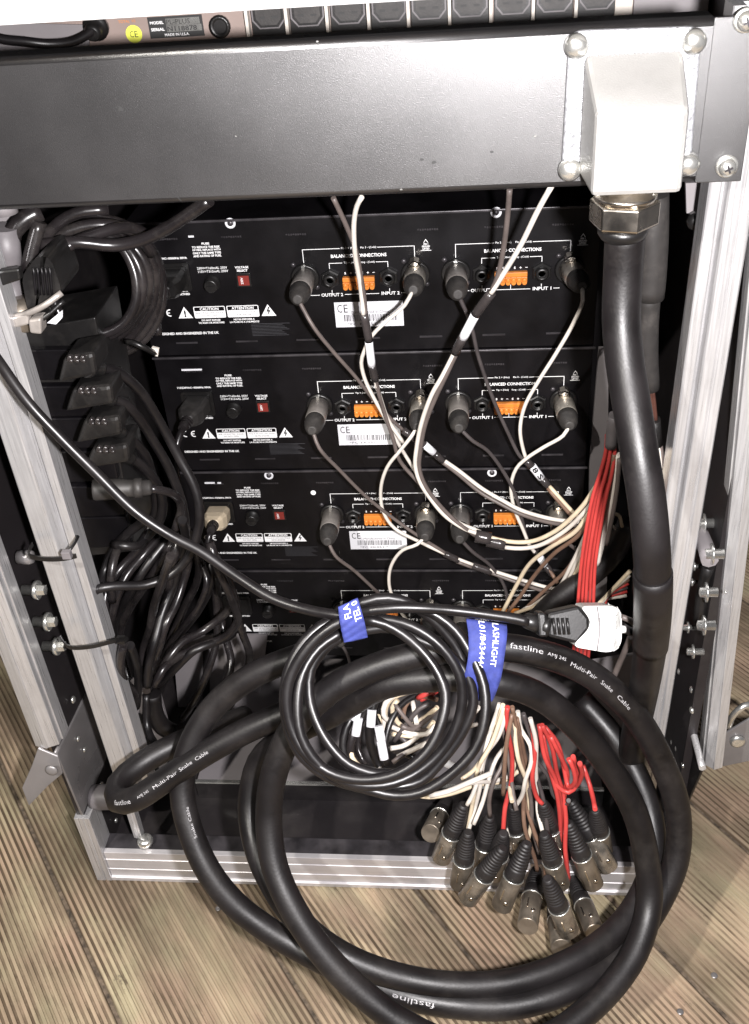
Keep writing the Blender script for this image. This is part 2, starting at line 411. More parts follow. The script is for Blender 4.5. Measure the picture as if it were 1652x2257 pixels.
# steel brackets between outer trim and sill corner (side plates running back into the case)
def plate(name, pts, thick, m, parent, bevel=.8):
    a, b, c = pts[0], pts[1], pts[2]
    n = (b-a).cross(c-a).normalized()
    return build(name, MB().prism(pts, n*thick), m, parent, bevel=bevel)
q = [P(121,1661,X=-318), P(178,1797,X=-318), P(232,1668,X=-318), P(262,1500,X=-318), P(190,1522,X=-318)]
plate('side_bracket', q, 2.5, M['steel'], case)
q = [P(1548,1692,X=262), P(1500,1800,X=262), P(1478,1700,X=262), P(1470,1490,X=262), P(1502,1500,X=262)]
plate('side_bracket', q, 2.5, M['panel'], case)
build('bracket_edge', MB().tube(Path([P(1549,1693,X=260.5), P(1530,1620,X=260.5), P(1500,1500,X=260.5)], 10), 3.0, 8), M['alu'], case)
build('bracket_edge', MB().tube(Path([P(121,1661,X=-318), P(150,1604,X=-318), P(188,1525,X=-318)], 10), 1.5, 8), M['steel'], case)
# turned-out hasp plates beside the case, left and right
q = [P(84,1650,Y=-262), P(128,1668,Y=-262), P(138,1706,Y=-266), P(106,1733,Y=-268), P(64,1777,Y=-272), P(49,1738,Y=-272), P(70,1690,Y=-266)]
def hasp(pts, parent):
    n = V((0.05,1,.25)).normalized()
    return build('hasp_plate', MB().prism(pts, n*2.4), M['steel'], parent, bevel=.7)
hasp(q, case)
build('hasp_rivet', MB().lathe(P(115,1697,Y=-270), (0,-1,.1), [(0,6),(1.5,5.6),(2.4,3.4),(2.6,0.2)], 16), M['steel'], case)
q = [P(1594,1620,Y=-215), P(1652,1585,Y=-215), P(1700,1585,Y=-215), P(1700,1668,Y=-215), P(1594,1690,Y=-215)]
build('hasp_plate', MB().prism([Q for Q in q], (0,2.5,0)), M['steel'], case, bevel=.7)
build('hasp_rivet', MB().lathe(P(1626,1633,Y=-216), (0,-1,.1), [(0,7),(2,6.6),(3,4),(3.2,.2)], 16), M['screw'], case)
build('handle', MB().tube(Path([P(1606,1600,Y=-218), P(1618,1575,Y=-230), P(1640,1556,Y=-230), P(1668,1552,Y=-225)], 5), 3.0, 10), M['screw'], case)
# rivets and bolts on the inner side walls
def rivet(px, py, X, r, parent, m='screw', h=3.0, name='bolt'):
    s = 1 if X < 0 else -1
    return build(name, MB().lathe(P(px, py, X=X), (s,0,0), [(0,r),(h*.5,r*.95),(h*.85,r*.7),(h,r*.3),(h*1.02,.1)], 16), M[m], parent)
for (x, y, r, h) in [(172,1628,3.2,2),(186,1652,3.2,2),(222,1730,4,3),(160,1542,4,3),(255,1808,3,2.5)]:
    rivet(x, y, -315, r, case, 'screw', h, 'rivet')
for (x, y, r, h) in [(1483,1636,3,2),(1493,1650,3,2),(1484,1668,3,2),(1507,1686,3,2),(1502,1716,3,2),(1528,1565,3.4,3),(1528,1520,3.4,3),(1500,1480,3,3),(1600,1305,1.2,1),(1614,1017,1.2,1)]:
    rivet(x, y, 256, r, case, 'screw', h, 'rivet')
for (x, y) in [(86,1300),(110,1370),(130,1424)]:
    c = P(x, y, X=-300)
    build('bolt', MB().lathe(c, (1,0,0), [(-14,5.2),(-3,5.2),(-3,8.5),(0,8.5),(.6,7.5)], 18).lathe(c, (1,0,0), [(.6,5),(6,4.6),(6.5,2)], 6, smooth=False), M['screw'], case)
c = P(66,1228,X=-300); build('bolt', MB().lathe(c, (1,0,0), [(-10,6),(0,6.4),(3,5),(3.5,2)], 16), M['steel'], case)
bolts = [(1553,1153,5.5),(1571,1221,5.5),(1558,1305,5.5),(1553,1378,5.5),(1529,1436,4.2),(1518,1383,3.5),(1532,1248,2.6),(1527,1283,2.4)]
for (x, y, r) in bolts:
    c = P(x, y, X=248)
    build('bolt', MB().lathe(c, (-1,0,0), [(-8,r*.7),(0,r*.7),(0,r*1.45),(1.2,r*1.4),(1.3,r*.75),(5,r*.7),(5.5,r*.3)], 18), M['screw'], case)
# diagonal grey stay on the right wall
build('stay_bar', MB().tube(Path([P(1540,1168,X=246), P(1556,1205,X=246), P(1565,1236,X=246)], 10), 6.5, 8), M['grey'], case)
build('stay_bar', MB().tube(Path([P(1563,1246,X=250), P(1548,1310,X=250), P(1542,1370,X=250)], 10), 5.0, 8), M['plast'], case)
# lid edge across the very top
build('lid_edge', MB().box(-420, 420, -285, -243, P(0,68,Y=-285).z*.5+P(700,5,Y=-285).z*.5, 1000), M['glare'], case, bevel=2)
# grey lining low behind the rack, low lip with bright edge
build('rear_lining', MB().box(-250, 200, 120, 126, 15.2, 95), M['grey'], case)
lip0 = P(430,1723,Z=40); 
build('floor_tray', MB().box(-235, 205, -154, 119, 26, 40), M['grey'], case, bevel=.5)
build('tray_lip', MB().box(-236, 206, -157.5, -154.4, 15.4, 40.5), M['dkgrey'], case)
build('lip_edge', MB().box(-236, 206, -158.2, -154.2, 40.7, 42.8), M['screw'], case)
# screw on the base, bottom left
c = P(322,1858,Z=46); build('base_screw', MB().lathe(c-V((0,0,10)), (0,0,1), [(0,4),(9,4),(9,8),(15,8.4),(18,6.5),(18.4,1)], 18), M['screw'], case)
q=P(321,1868,Z=15); 
# rubber buffer at lower left
c = P(242,1757,X=-296); build('rubber_buffer', MB().lathe(c, (1,0,0), [(-18,12),(-10,13),(4,12.5),(9,11)], 20), M['shrink'], case)

# ------------------------------------------------------------------ inner rack frame
frame = thing('rack_frame', (-10,-255,0), 'inner rack frame of two ribbed aluminium rails either side of the black units', 'rack frame')
railp = [(0,0),(1.5,-2),(17,-2),(18.5,-.6),(24,9),(24,20),(26,20),(26,4),(27,3),(34,3.6),(34,22),(0,22)]
bar_between('rail', (0,954), (262,1742), -248, [(u*.93,v) for u, v in railp], M['alu'], frame, 1, ext=.55)
railq = [(0,0),(1.2,-2),(7,-2),(7.6,-1.2),(8.8,-1.2),(9.4,-2),(16.5,-2),(17.6,0),(17.6,10),(22,10),(22,-1),(23,-1.6),(29,-1.2),(30,0),(30,22),(0,22)]
bar_between('rail', (1618,712), (1447,1742), -248, [(u*.92,v) for u, v in railq], M['alu'], frame, -1)
# narrow loose strip in front of the base, lower left
build('thin_strip', MB().tube(Path([P(276,1790,Y=-225), P(290,1838,Y=-235)], 30), 2, 4).box(-900,-899.9,0,.1,-70,-69.9), M['alu'], frame) if False else None
a, b = P(272,1770,Y=-236), P(296,1846,Y=-236)
build('rail_tail', sweep([(0,0),(3,-1),(4,-1),(4.6,0),(6,0),(6.6,-1),(9,-1),(9,8),(0,8)], b, a, (1,0,0), (0,1,0)), M['alu'], frame, bevel=.3)
# grey side strips with fixing bolts, seen beside the units
build('side_strip', MB().prism([P(1321,770,Y=-6), P(1342,770,Y=-6), P(1338,1330,Y=-6), P(1296,1330,Y=-6), P(1300,1030,Y=-6)], (0,6,0)), M['grey'], frame)
build('side_strip', MB().prism([P(1512,404,Y=-200), P(1553,402,Y=-200), P(1548,470,Y=-200), P(1514,470,Y=-200)], (0,4,0)), M['grey'], frame)
for (x, y, Y) in [(1533,484,-205)]:
    build('bolt', MB().lathe(P(x, y, Y=Y), (0,-1,0), [(0,6),(4,6),(7,4),(7.5,1)], 16), M['plast'], frame)
build('side_plate', MB().prism([P(258,1500,Y=-150), P(345,1500,Y=-150), P(385,1650,Y=-150), P(360,1700,Y=-150), P(312,1718,Y=-150)], (0,4,0)), M['grey'], frame)
for (x, y) in [(305,1583),(316,1635),(333,1692)]:
    build('bolt', MB().lathe(P(x, y, Y=-152), (.25,-1,.1), [(0,7),(3,7),(6,5),(7,1)], 18), M['plast'], frame)
build('side_plate', MB().prism([P(1300,1460,Y=-120), P(1420,1440,Y=-120), P(1400,1720,Y=-120), P(1300,1700,Y=-120)], (0,4,0)), M['grey'], frame)
build('bolt', MB().lathe(P(1374,1652,Y=-123), (-.2,-1,.1), [(0,7),(3,7),(6,5),(7,1)], 18), M['plast'], frame)
for (x, y) in [(1404,1742),(1414,1768)]:
    build('bolt', MB().lathe(P(x, y, Y=-215), (-.4,-1,.2), [(0,7),(3,7.4),(7,6),(8,1)], 18), M['screw'], frame)
# slotted grey panel below the lowest unit, left
build('slotted_plate', MB().prism([P(380,1400,Y=-10), P(590,1400,Y=-10), P(560,1640,Y=-30), P(400,1640,Y=-30)], (0,3,0)), M['grey'], frame)
build('rounded_slot', MB().prism([P(455+8*math.cos(t*.5236)+ (0 if 3<t<9 else 0), 1500+ (60 if math.sin(t*.5236)<0 else -60) +8*-math.sin(t*.5236)*1, Y=-16 if math.sin(t*.5236)>=0 else -24) for t in range(12)], (0,2,0)), M['dkgrey'], frame)

# ------------------------------------------------------------------ four signal processors
UH = 133.35; UX0, UX1 = -236.0, 184.0
def rounded(x0, x1, z0, z1, r, y, n=4):
    pts = []
    for cx_, cz, a0 in ((x1-r, z1-r, 0), (x0+r, z1-r, 90), (x0+r, z0+r, 180), (x1-r, z0+r, 270)):
        for i in range(n+1):
            a = math.radians(a0 + 90*i/n); pts.append(V((cx_ + r*math.cos(a), y, cz + r*math.sin(a))))
    return pts
def ring_plate(mb, outer, inner):
    n = len(outer); b = len(mb.v); mb.v += outer + inner
    for i in range(n):
        j = (i+1) % n; mb.face((b+i, b+n+i, b+n+j, b+j))
def line(mb, x0, z0, x1, z1, t=.55, y=-.16):
    if abs(x1-x0) > abs(z1-z0): 
        mb.quad((min(x0,x1), y, z0-t/2), (max(x0,x1), y, z0-t/2), (max(x0,x1), y, z0+t/2), (min(x0,x1), y, z0+t/2))
    else:
        mb.quad((x0-t/2, y, min(z0,z1)), (x0+t/2, y, min(z0,z1)), (x0+t/2, y, max(z0,z1)), (x0-t/2, y, max(z0,z1)))
def unit_print():
    """white silk screen of one rear panel, z relative to its top edge"""
    out = []; Y = -.16; mb = MB(); out.append(('fuse_lettering', mb))
    def nxt(n):
        nonlocal mb
        mb = MB(); out.append((n, mb))
    def t(s, x, z, w_, h, bold=.035): put_text(mb, s, (x, Y, z), w_, h, bold=bold)
    t('FUSE', -165.3, -22.2, 7, 2.1)
    for i, s in enumerate(('TO REDUCE THE RISK', 'OF FIRE, REPLACE WITH', 'ONLY THE SAME TYPE', 'AND RATING OF FUSE.')):
        t(s, -165.4, -25.4-2.75*i, 26, 2.1)
    nxt('inlet_lettering')
    t('115/230VAC~50/60Hz 30VA', -201.5, -34.8, 34, 2.1)
    t('THIS EQUIPMENT', -200, -66.8, 22, 2.1); t('MUST BE EARTHED', -200, -69.8, 24, 2.1)
    nxt('rating_lettering')
    t('230V=T160mAL 250V', -163.0, -45.3, 28, 2.3, .01); t('115V=T315mAL 250V', -162.5, -48.5, 28, 2.3, .01)
    nxt('switch_lettering')
    t('VOLTAGE', -135.7, -45.6, 12.5, 2.2); t('SELECT', -135.6, -48.7, 10, 2.2)
    nxt('origin_lettering')
    t('DESIGNED AND ENGINEERED IN THE UK', -195.8, -109.6, 57.5, 2.6)
    # CE mark
    nxt('ce_mark')
    def arc(cx_, cz, r, a0, a1, th=1.1, n=10):
        b = len(mb.v)
        for i in range(n+1):
            a = math.radians(a0 + (a1-a0)*i/n)
            mb.v += [V((cx_+math.cos(a)*(r-th), Y, cz+math.sin(a)*(r-th))), V((cx_+math.cos(a)*r, Y, cz+math.sin(a)*r))]
        for i in range(n): mb.face((b+2*i, b+2*i+1, b+2*i+3, b+2*i+2))
    arc(-219.5, -88.2, 3.7, 75, 285); arc(-210.5, -88.2, 3.7, 75, 285); line(mb, -214, -88.2, -210.6, -88.2, 1.0)
    # warning triangles
    def tri(cx_): mb.add([(cx_-7, Y, -94.0), (cx_+7, Y, -94.0), (cx_, Y, -82.4)], [(0,1,2)])
    nxt('warning_triangle'); tri(-196.2); nxt('warning_triangle'); tri(-116.6)
    # boxes
    for x0, x1, h, sub in ((-187.5, -157.4, 'CAUTION', ('DO NOT EXPOSE', 'TO RAIN OR MOISTURE')), (-155.8, -125.5, 'ATTENTION', ('NE PAS EXPOSER A', "LA PLUIE NI A L'HUMIDITE"))):
        nxt('warning_box')
        ring_plate(mb, rounded(x0, x1, -94.4, -82.7, 1.3, Y), rounded(x0+.8, x1-.8, -93.7, -83.4, .8, Y))
        mb.add([(x0+.8, Y, -93.6), (x1-.8, Y, -93.6), (x1-.8, Y, -87.3), (x0+.8, Y, -87.3)], [(0,1,2,3)])
        t(h, (x0+x1)/2, -85.3, 18 if h == 'CAUTION' else 21, 2.9, .03)
        t(sub[0], (x0+x1)/2, -96.7, 18 if x0 < -160 else 20, 1.8); t(sub[1], (x0+x1)/2, -99.3, 25 if x0 < -160 else 28, 1.8)
    for g, dx in ((2, 0), (1, 136.5)):
        X = lambda x: x + dx
        nxt('connection_lettering')
        line(mb, X(-78.2), -43.5, X(-78.2), -31.2); line(mb, X(-78.5), -31.2, X(-44.5), -31.2)
        line(mb, X(-10.8), -31.2, X(22.2), -31.2); line(mb, X(22), -41, X(22), -31)
        t('Pin 2 + (Hot)', X(-36.3), -31.2, 14, 2.3, .01); t('Pin 3 - (Cold)', X(-18.8), -31.2, 14, 2.3, .01)
        t('BALANCED CONNECTIONS', X(-28), -38.2, 50, 3.2, .025)
        line(mb, X(-55.3), -52, X(-55.3), -44.8); line(mb, X(-55.5), -44.8, X(-43.5), -44.8)
        line(mb, X(-13), -44.8, X(-2.2), -44.8); line(mb, X(-2.4), -52, X(-2.4), -44.8)
        t('Tip + (Hot)', X(-36), -44.8, 12, 2.2, .01); t('Ring - (Cold)', X(-20.5), -44.8, 13, 2.2, .01)
        for i, s in enumerate('S+-S+-'):
            x = X(-41.5 + i*5.15)
            if s == 'S': t('S', x, -54.6, 1.6, 2.2, .03)
            else:
                line(mb, x-1, -54.6, x+1, -54.6, .5)
                if s == '+': line(mb, x, -55.6, x, -53.6, .5)
        line(mb, X(-77), -75, X(-66.5), -75); t('OUTPUT %d' % g, X(-55.2), -75, 20, 3.2, .02)
        line(mb, X(-43.5), -75, X(-12), -75); line(mb, X(-29.5), -75, X(-29.5), -70.5)
        t('INPUT %d' % g, X(-1.5), -75, 16.5, 3.2, .02); line(mb, X(8.5), -75, X(14), -75)
        line(mb, X(-55), -73, X(-55), -70.4); line(mb, X(-2.2), -73, X(-2.2), -70.4)
        # ground lifted triangle
        nxt('ground_lifted_mark')
        x = X(32.3)
        mb.add([(x-2.2,Y,-28.6),(x-1.6,Y,-28.6),(x,Y,-26.2),(x+1.6,Y,-28.6),(x+2.2,Y,-28.6),(x,Y,-25.2)], [(0,1,2,5),(5,2,3,4)])
        t('PIN 1', x, -29.9, 4, 1.6); t('GROUND', x, -32, 7, 1.7); t('LIFTED', x, -34.2, 6, 1.7)
        line(mb, x-4.6, -35.8, x+4.6, -35.8, .5)
    return out
def unit_dark_print():
    mb = MB(); Y = -.3
    put_text(mb, '!', (-196.2, Y, -89.4), 1.9, 7.2, bold=.06)
    mb.add([(-118.4,Y,-89.6),(-116.2,Y,-84.8),(-114.9,Y,-84.8),(-116.3,Y,-88),(-114.5,Y,-88.2),(-117.0,Y,-93),(-117.2,Y,-91),(-116.5,Y,-89.8)], [(0,7,3,2,1),(7,0,3),(3,4,5,6,7)][:1] + [(3,7,6,5,4)])
    for x, a, b in ((-172.4, 'RISK OF ELECTRIC SHOCK', 'DO NOT OPEN'), (-140.6, 'RISQUE DE CHOC ELECTRIQUE', 'NE PAS ENLEVER')):
        put_text(mb, a, (x, Y, -89.2), 26, 1.7, bold=0); put_text(mb, b, (x, Y, -91.8), 15, 1.7, bold=0)
    return mb
PRINT = unit_print(); DARK = unit_dark_print()
def shift(mb, dz=0, dx=0, dy=0):
    n = MB(); n.v = [v + V((dx, dy, dz)) for v in mb.v]; n.f = list(mb.f); n.sm = list(mb.sm); return n
def hexnut(mb, c, r, h, ax=(0,-1,0)): mb.lathe(c, ax, [(0,r),(h*.8,r),(h,r*.86)], 6, smooth=False)

ulabels = ['topmost of the four black signal processors, rear panel directly under the wide blank panel',
           'second black signal processor from the top, grey mains plug hanging from its inlet',
           'third black signal processor from the top, sunlit grey mains plug in its inlet',
           'lowest of the four black signal processors, half hidden behind the coiled cords']
ulabels[2] = 'third black signal processor from the top, with a pale mains plug in its inlet'
proto_parts = []
units = []
def sticker(parent, x0, zt, zb, x1, n):
    st = MB().box(x0, x1, -.5, -.05, zb, zt)
    s = build('rating_label', st, M['paper'], parent)
    mb = MB(); Y = -.62; w_ = x1-x0; h = zt-zb
    put_text(mb, 'C', (x0+w_*.075, Y, zt-h*.25), w_*.07, h*.32, bold=.0); put_text(mb, 'E', (x0+w_*.165, Y, zt-h*.25), w_*.06, h*.32, bold=.0)
    if n != 1: put_text(mb, 'Manufactured in China', (x0+w_*.52, Y, zt-h*.4), w_*.55, h*.11, bold=0)
    x = x0 + w_*.13; rnd = random.Random(n)
    while x < x1 - w_*.09:
        a = rnd.choice([.35,.35,.7,.9]); line(mb, x+a/2, zt-h*.77, x+a/2, zt-h*.5, a, Y); x += a + rnd.choice([.5,.6,.9])
    put_text(mb, '*FC EK051 *', (x0+w_*.42, Y, zt-h*.88), w_*.5, h*.1, bold=0)
    build('label_print', mb, M['ink'], s)
    return s
for k in range(4):
    zt = 615 - UH*k
    u = thing('signal_processor', (-26, 0, zt-UH), ulabels[k], 'signal processor', 'four stacked signal processors')
    units.append(u)
    if k == 0:
        ch = [('chassis', MB().box(UX0, UX1, 0, 215, zt-UH+.8, zt-.6), 'panel', .6),
              ('top_lip', MB().box(UX0-1, UX1+2, -2.2, -.05, zt-2.6, zt-.5), 'lip', .4),
              ('warning_lettering', shift(DARK, zt), 'ink', 0)] + [(n_, shift(m_, zt), 'white', 0) for n_, m_ in PRINT]
        fp = MB()
        for i in range(9): line(fp, -135, zt-101.8-1.5*i, -135+37-(i*7 % 9), zt-101.8-1.5*i, .45, -.14)
        ch.append(('small_print', fp, 'dimink', 0))
        for i in range(7):
            x = -210.3 + 58.4*i
            ch.append(('vent_slot', MB().box(x, x+21, -.7, -.05, zt-120.2, zt-118.6), 'lip', 0))
            if i != 3:
                sl = MB()
                for j in range(9): sl.box(x+2+j*2.1, x+3.4+j*2.1, -.5, -.05, zt-17.2-(.4 if j % 3 else 0), zt-16.0)
                ch.append(('vent_grille', sl, 'lip', 0))
        ch.append(('fuse_holder', MB().lathe((-165, 0, zt-59.5), (0,-1,0), [(0,7.6),(2,7.6),(2.2,6.4),(9,6.2),(9.6,5.2)], 20).box(-168.5,-161.5,-10.6,-9.5,zt-60.2,zt-58.8), 'plast', 0))
        ch.append(('voltage_switch', MB().box(-142,-128.5,-1.6,-.05,zt-64,zt-51), 'plast', .4))
        ch.append(('inlet', None, 'plast', 0))
        for dx in (0, 136.5):
            tb = MB().box(-44+dx,-15+dx,-4.5,-.05,zt-61.5,zt-57.5)
            ch.append(('terminal_block', tb, 'orange', .3))
            for jx in (-55.3, -2.3):
                j = MB(); c = V((jx+dx, 0, zt-59)); hexnut(j, c, 9.2, 4); j.lathe(c, (0,-1,0), [(4,6.4),(7.5,6.2),(8.5,4.6),(8.5,3.4),(3,3.2)], 18)
                ch.append(('jack_socket', j, 'plast', 0))
            for xx in (-78.3, 22):
                ch.append(('xlr_socket', MB().lathe((xx+dx,0,zt-57.5), (0,-1,0), [(0,13.2),(2.4,13.2),(3.4,12)], 26), 'plast', 0))
                for sx_, sz in ((-10,11),(10,-11)):
                    ch.append(('panel_screw', MB().lathe((xx+dx+sx_,0,zt-56+sz), (0,-1,0), [(0,2.6),(1,2.4),(1.8,1.4),(2,.2)], 12), 'lip', 0))
        for nm, mb, m, bv in ch:
            if nm == 'inlet':
                mb = MB(); ring = rounded(-216,-184,zt-66,zt-39,3,-3.2)
                mb.prism(rounded(-216,-184,zt-66,zt-39,3,-.05), (0,-2.4,0))
                mb.prism(rounded(-213,-187,zt-63,zt-42,2,-2.4), (0,-1.4,0)); bv = 0
            o = build(nm, mb, M[m], u, bevel=bv)
            if nm == 'terminal_block': # stepped clamp row, a sub-part
                dxx = 0 if mb.v[0].x < 0 else 136.5
                cl = MB()
                for j in range(6):
                    cx_ = -41.6+dxx+j*4.83
                    cl.lathe((cx_, -5, zt-64), (0,-1,0), [(0,2.1),(1.6,1.9),(2.2,1)], 10)
                    cl.box(cx_-2.38, cx_+2.38, -5.2, -.05, zt-66.5, zt-61.7); cl.lathe((cx_, -.05, zt-66.6), (0,-1,0), [(0,2.2),(6.2,2.2)], 12)
                build('clamp_row', cl, M['orange'], o, bevel=.35)
                sc = MB()
                for j in range(6): sc.lathe((-41.6+dxx+j*4.83, -12.3, zt-64.5), (0,-1,0), [(0,1.5),(.3,1.4)], 8)
            if nm == 'voltage_switch':
                build('slider', MB().box(-140,-130,-2.6,-1.7,zt-62.2,zt-53), M['redsw'], o)
                tx = MB(); put_text(tx, '230V', (-136.6,-2.75,zt-57.6), 6.6, 2.2, xa=(0,0,1), ya=(-1,0,0)); build('slider_mark', tx, M['white'], o)
            proto_parts.append(o)
    else:
        for pr in proto_parts:
            c = pr.copy(); COL.objects.link(c); c.parent = u
            for g in pr.children:
                d = g.copy(); COL.objects.link(d); d.parent = c
    lb = [(-54.3,-82.6,-107.5,9.2),(-62.9,-80.2,-104.3,-.2),(-62,-80.5,-105,-.5)]
    if k < 3: sticker(u, lb[k][0], zt+lb[k][1], zt+lb[k][2], lb[k][3], k)
for k, x, y in [(0,508,492),(0,1094,468),(2,593,1048),(2,1085,1042)]:
    c = P(x, y, Y=-.1)
    build('screw_eyelet', MB().lathe(c, (0,-1,0), [(0,4.8),(.5,4.8),(.55,3.5),(.2,3.4),(.2,.2)], 22, cap=False), M['paper'], units[k])
    build('panel_screw', MB().lathe(c, (0,-1,0), [(0,2.8),(1.2,2.4),(1.6,.4)], 14), M['lip'], units[k])
for k_, xa, xb, y_ in ((1,401,446,815),(2,452,474,1064),(2,480,488,1064),(0,416,428,521)):  # highlights on the vents, painted in as white bars
    A_, B_ = P(xa,y_,Y=-.1), P(xb,y_,Y=-.1)
    build('vent_slot', MB().box(A_.x, B_.x, -.9, -.05, A_.z-.8, A_.z+.8), M['paper'], units[k_])
build('white_dot', MB().lathe(P(691,1086,Y=-.1), (0,-1,0), [(0,3),(.5,2.6)], 14), M['white'], units[2])

# ------------------------------------------------------------------ power conditioner above
pc = thing('power_conditioner', (-30, 0, 745), 'power conditioner at the very top with black outlets and a yellow sticker', 'power conditioner')
ztop = 812; zb_ = 742
build('chassis', MB().box(-300, 215, 0, 200, zb_, ztop), M['bronze'], pc, bevel=.6)
zo = P(593,30,Y=0).z
px_out = [593,679,769,859,947,1037,1130,1221,1314]
def outlet_mesh(c):
    w_, h = 13.6, 11.5
    def prof(s, y, r=0): 
        return [V((c.x+x*s, y, c.z+z*s)) for x, z in ((-w_,h),(w_,h),(w_,-h*.45),(w_*.6,-h),(-w_*.6,-h),(-w_,-h*.45))][::-1]
    return prof
for i, x in enumerate(px_out):
    c = P(x, 30 if i < 9 else 30, Y=0); c.z = zo + 1
    o = build('outlet', MB().box(c.x-14.4, c.x+14.4, -1.6, -.05, c.z-17, c.z+14), M['plast'], pc, bevel=.5)
    pf = outlet_mesh(c)
    mb = MB(); mb.prism(pf(.93, -1.7), (0,-2.2,0)); build('outlet_rim', mb, M['plast'], o)
    mb = MB(); mb.prism(pf(.74, -3.95), (0,-.4,0)); build('outlet_face', mb, M['bootg'], o)
    mb = MB(); ring_plate(mb, [V((q.x, -4.0, q.z)) for q in pf(.97, 0)][::-1], [V((q.x, -4.0, q.z)) for q in pf(.88, 0)][::-1]); build('rim_edge', mb, M['shrink'], o)
    sl = MB()
    for sx_, sz in ((-5,-3),(5,-3),(0,4)): sl.box(c.x+sx_-2.3, c.x+sx_+2.3, -4.7, -4.4, c.z+sz-.8, c.z+sz+.8)
    build('outlet_slot', sl, M['ink'], o)
for x in (548,635,724,815,902,992,1082,1174,1267):
    c = P(x, 40, Y=0); build('divider', MB().box(c.x-1.3, c.x+1.3, -9, -.05, 744, ztop-2), M['wired'], pc, bevel=.3)
c0 = P(1354,20,Y=0); c1 = P(1392,20,Y=0); build('divider', MB().box(c0.x, c1.x, -5, -.05, 744, ztop-2), M['wired'], pc, bevel=.3)
c2 = P(1560,10,Y=0); build('end_cover', MB().box(c1.x+1, c2.x, -4, -.05, 744, ztop-2), M['grey'], pc, bevel=.3)
a = P(325,36,Y=0); b = P(453,84,Y=0)
plq = build('serial_plate', MB().box(a.x, b.x, -1.2, -.05, P(330,85,Y=0).z, P(330,38,Y=0).z), M['ink'], pc)
zc = P(388,47,Y=0).z; zs_ = P(388,62,Y=0).z; zm = P(388,75,Y=0).z
x0 = P(367,50,Y=0).x; x1 = P(442,50,Y=0).x
build('serial_field', MB().box(x0, x1, -1.5, -1.25, zc-2.3, zc+2.6), M['screw'], plq); build('serial_field', MB().box(x0, x1+1, -1.5, -1.25, zs_-2.4, zs_+2.4), M['screw'], plq)
tx = MB(); put_text(tx, 'PL-PLUS', (x0+10, -1.65, zc+.1), 19, 3.6, bold=0); put_text(tx, 'N118878', (x0+12.5, -1.65, zs_), 24, 3.6, bold=.02); build('serial_stamp', tx, M['ink'], plq)
tx = MB(); xm = P(347,50,Y=0).x; put_text(tx, 'MODEL', (xm, -1.4, zc), 11, 2.2); put_text(tx, 'SERIAL', (xm, -1.4, zs_), 11, 2.2); put_text(tx, 'MADE IN U.S.A.', (P(392,75,Y=0).x, -1.4, zm), 20, 2.1); build('serial_lettering', tx, M['white'], plq)
c = P(296,75,Y=-.5)
st = build('ce_sticker', MB().lathe(c, (0,-1,0), [(0,6.6),(.4,6.6)], 28), M['yellow'], pc)
tx = MB(); put_text(tx, 'C', (c.x-1.8, -1.1, c.z), 3, 4.6, bold=0); put_text(tx, 'E', (c.x+2, -1.1, c.z), 2.6, 4.6, bold=0); build('ce_mark', tx, M['ink'], st)
c = P(214,58,Y=-4); build('cord_gland', MB().lathe(c, (0,-1,-.2), [(0,10),(4,10),(4,7.5),(12,7),(16,5)], 18), M['plast'], pc)
build('cord_gland', MB().lathe(P(486,58,Y=-1), (0,-1,0), [(0,8.5),(3,8.5),(4,6),(1,5)], 18), M['plast'], pc)
build('pale_plate', MB().prism([P(-20,150,Y=-3), P(195,120,Y=-3), P(200,55,Y=-3), P(-20,50,Y=-3)], (0,2,0)), M['grey'], pc)
tx = MB(); put_text(tx, 'TOTAL  V2', (P(280,47,Y=-.3).x, -.3, P(280,47,Y=-.3).z), 14, 2, bold=0); build('faint_lettering', tx, M['orange'], pc)
pth = Path([P(-40,62,Y=-40), P(0,84,Y=-45), P(60,92,Y=-45), P(110,97,Y=-40), P(160,92,Y=-30), P(190,78,Y=-22), P(212,60,Y=-14)], 4)
single('arched_cable', MB().tube(pth, 3.6, 10), M['cord'], 'short black cord arching into the gland left of the yellow sticker at the top', 'cord')

# ------------------------------------------------------------------ blank panel across the top with the multipin connector
bp_ = thing('blank_panel', (-20, -257, 715), 'wide dusty black blank rack panel screwed across the front near the top', 'rack panel')
BY = -257.5; BT, BB = 803.4, 715.4; BL, BR = -330, 229
arcp = [(20,0)]
for k_ in range(7): a_ = math.radians(90 + k_*15); arcp.append((4.2+4.2*math.cos(a_), 4.2-4.2*math.sin(a_)))
for k_ in range(7): a_ = math.radians(180 + k_*15); arcp.append((4.2+4.2*math.cos(a_), (BT-BB)-4.2-4.2*math.sin(a_)))
arcp.append((20, BT-BB))
fb = MB().prism([V((BL, BY+u, BT-v)) for u, v in arcp], (BR-26-BL, 0, 0)); fb.sm = [len(f) == 4 and abs((fb.v[f[0]]-fb.v[f[2]]).z) < 8 for f in fb.f]
build('face', fb, M['beam'], bp_)
build('mounting_ear', MB().box(BR-26, BR, BY, BY+3, BB+.05, BT-.05), M['beam'], bp_, bevel=.5)
def panhead(px, py, Y, r, parent):
    c = P(px, py, Y=Y-5)
    mb = MB().lathe(c+V((0,5,0)), (0,-1,0), [(0,r*1.25),(1.6,r*1.22),(1.7,r)], 24)
    mb.lathe(c+V((0,3.2,0)), (0,-1,0), [(0,r),(2.2,r*.97),(3.8,r*.75),(4.7,r*.4),(4.8,.2)], 24)
    s = build('screw', mb, M['screw'], parent)
    cr = MB(); cr.obox(c+V((0,-1.3,0)), (r*.42,0,r*.18), (0,.6,0), (-r*.05,0,r*.1)); cr.obox(c+V((0,-1.3,0)), (-r*.18,0,r*.42), (0,.62,0), (r*.1,0,r*.05))
    build('cross_slot', cr, M['lip'], s)
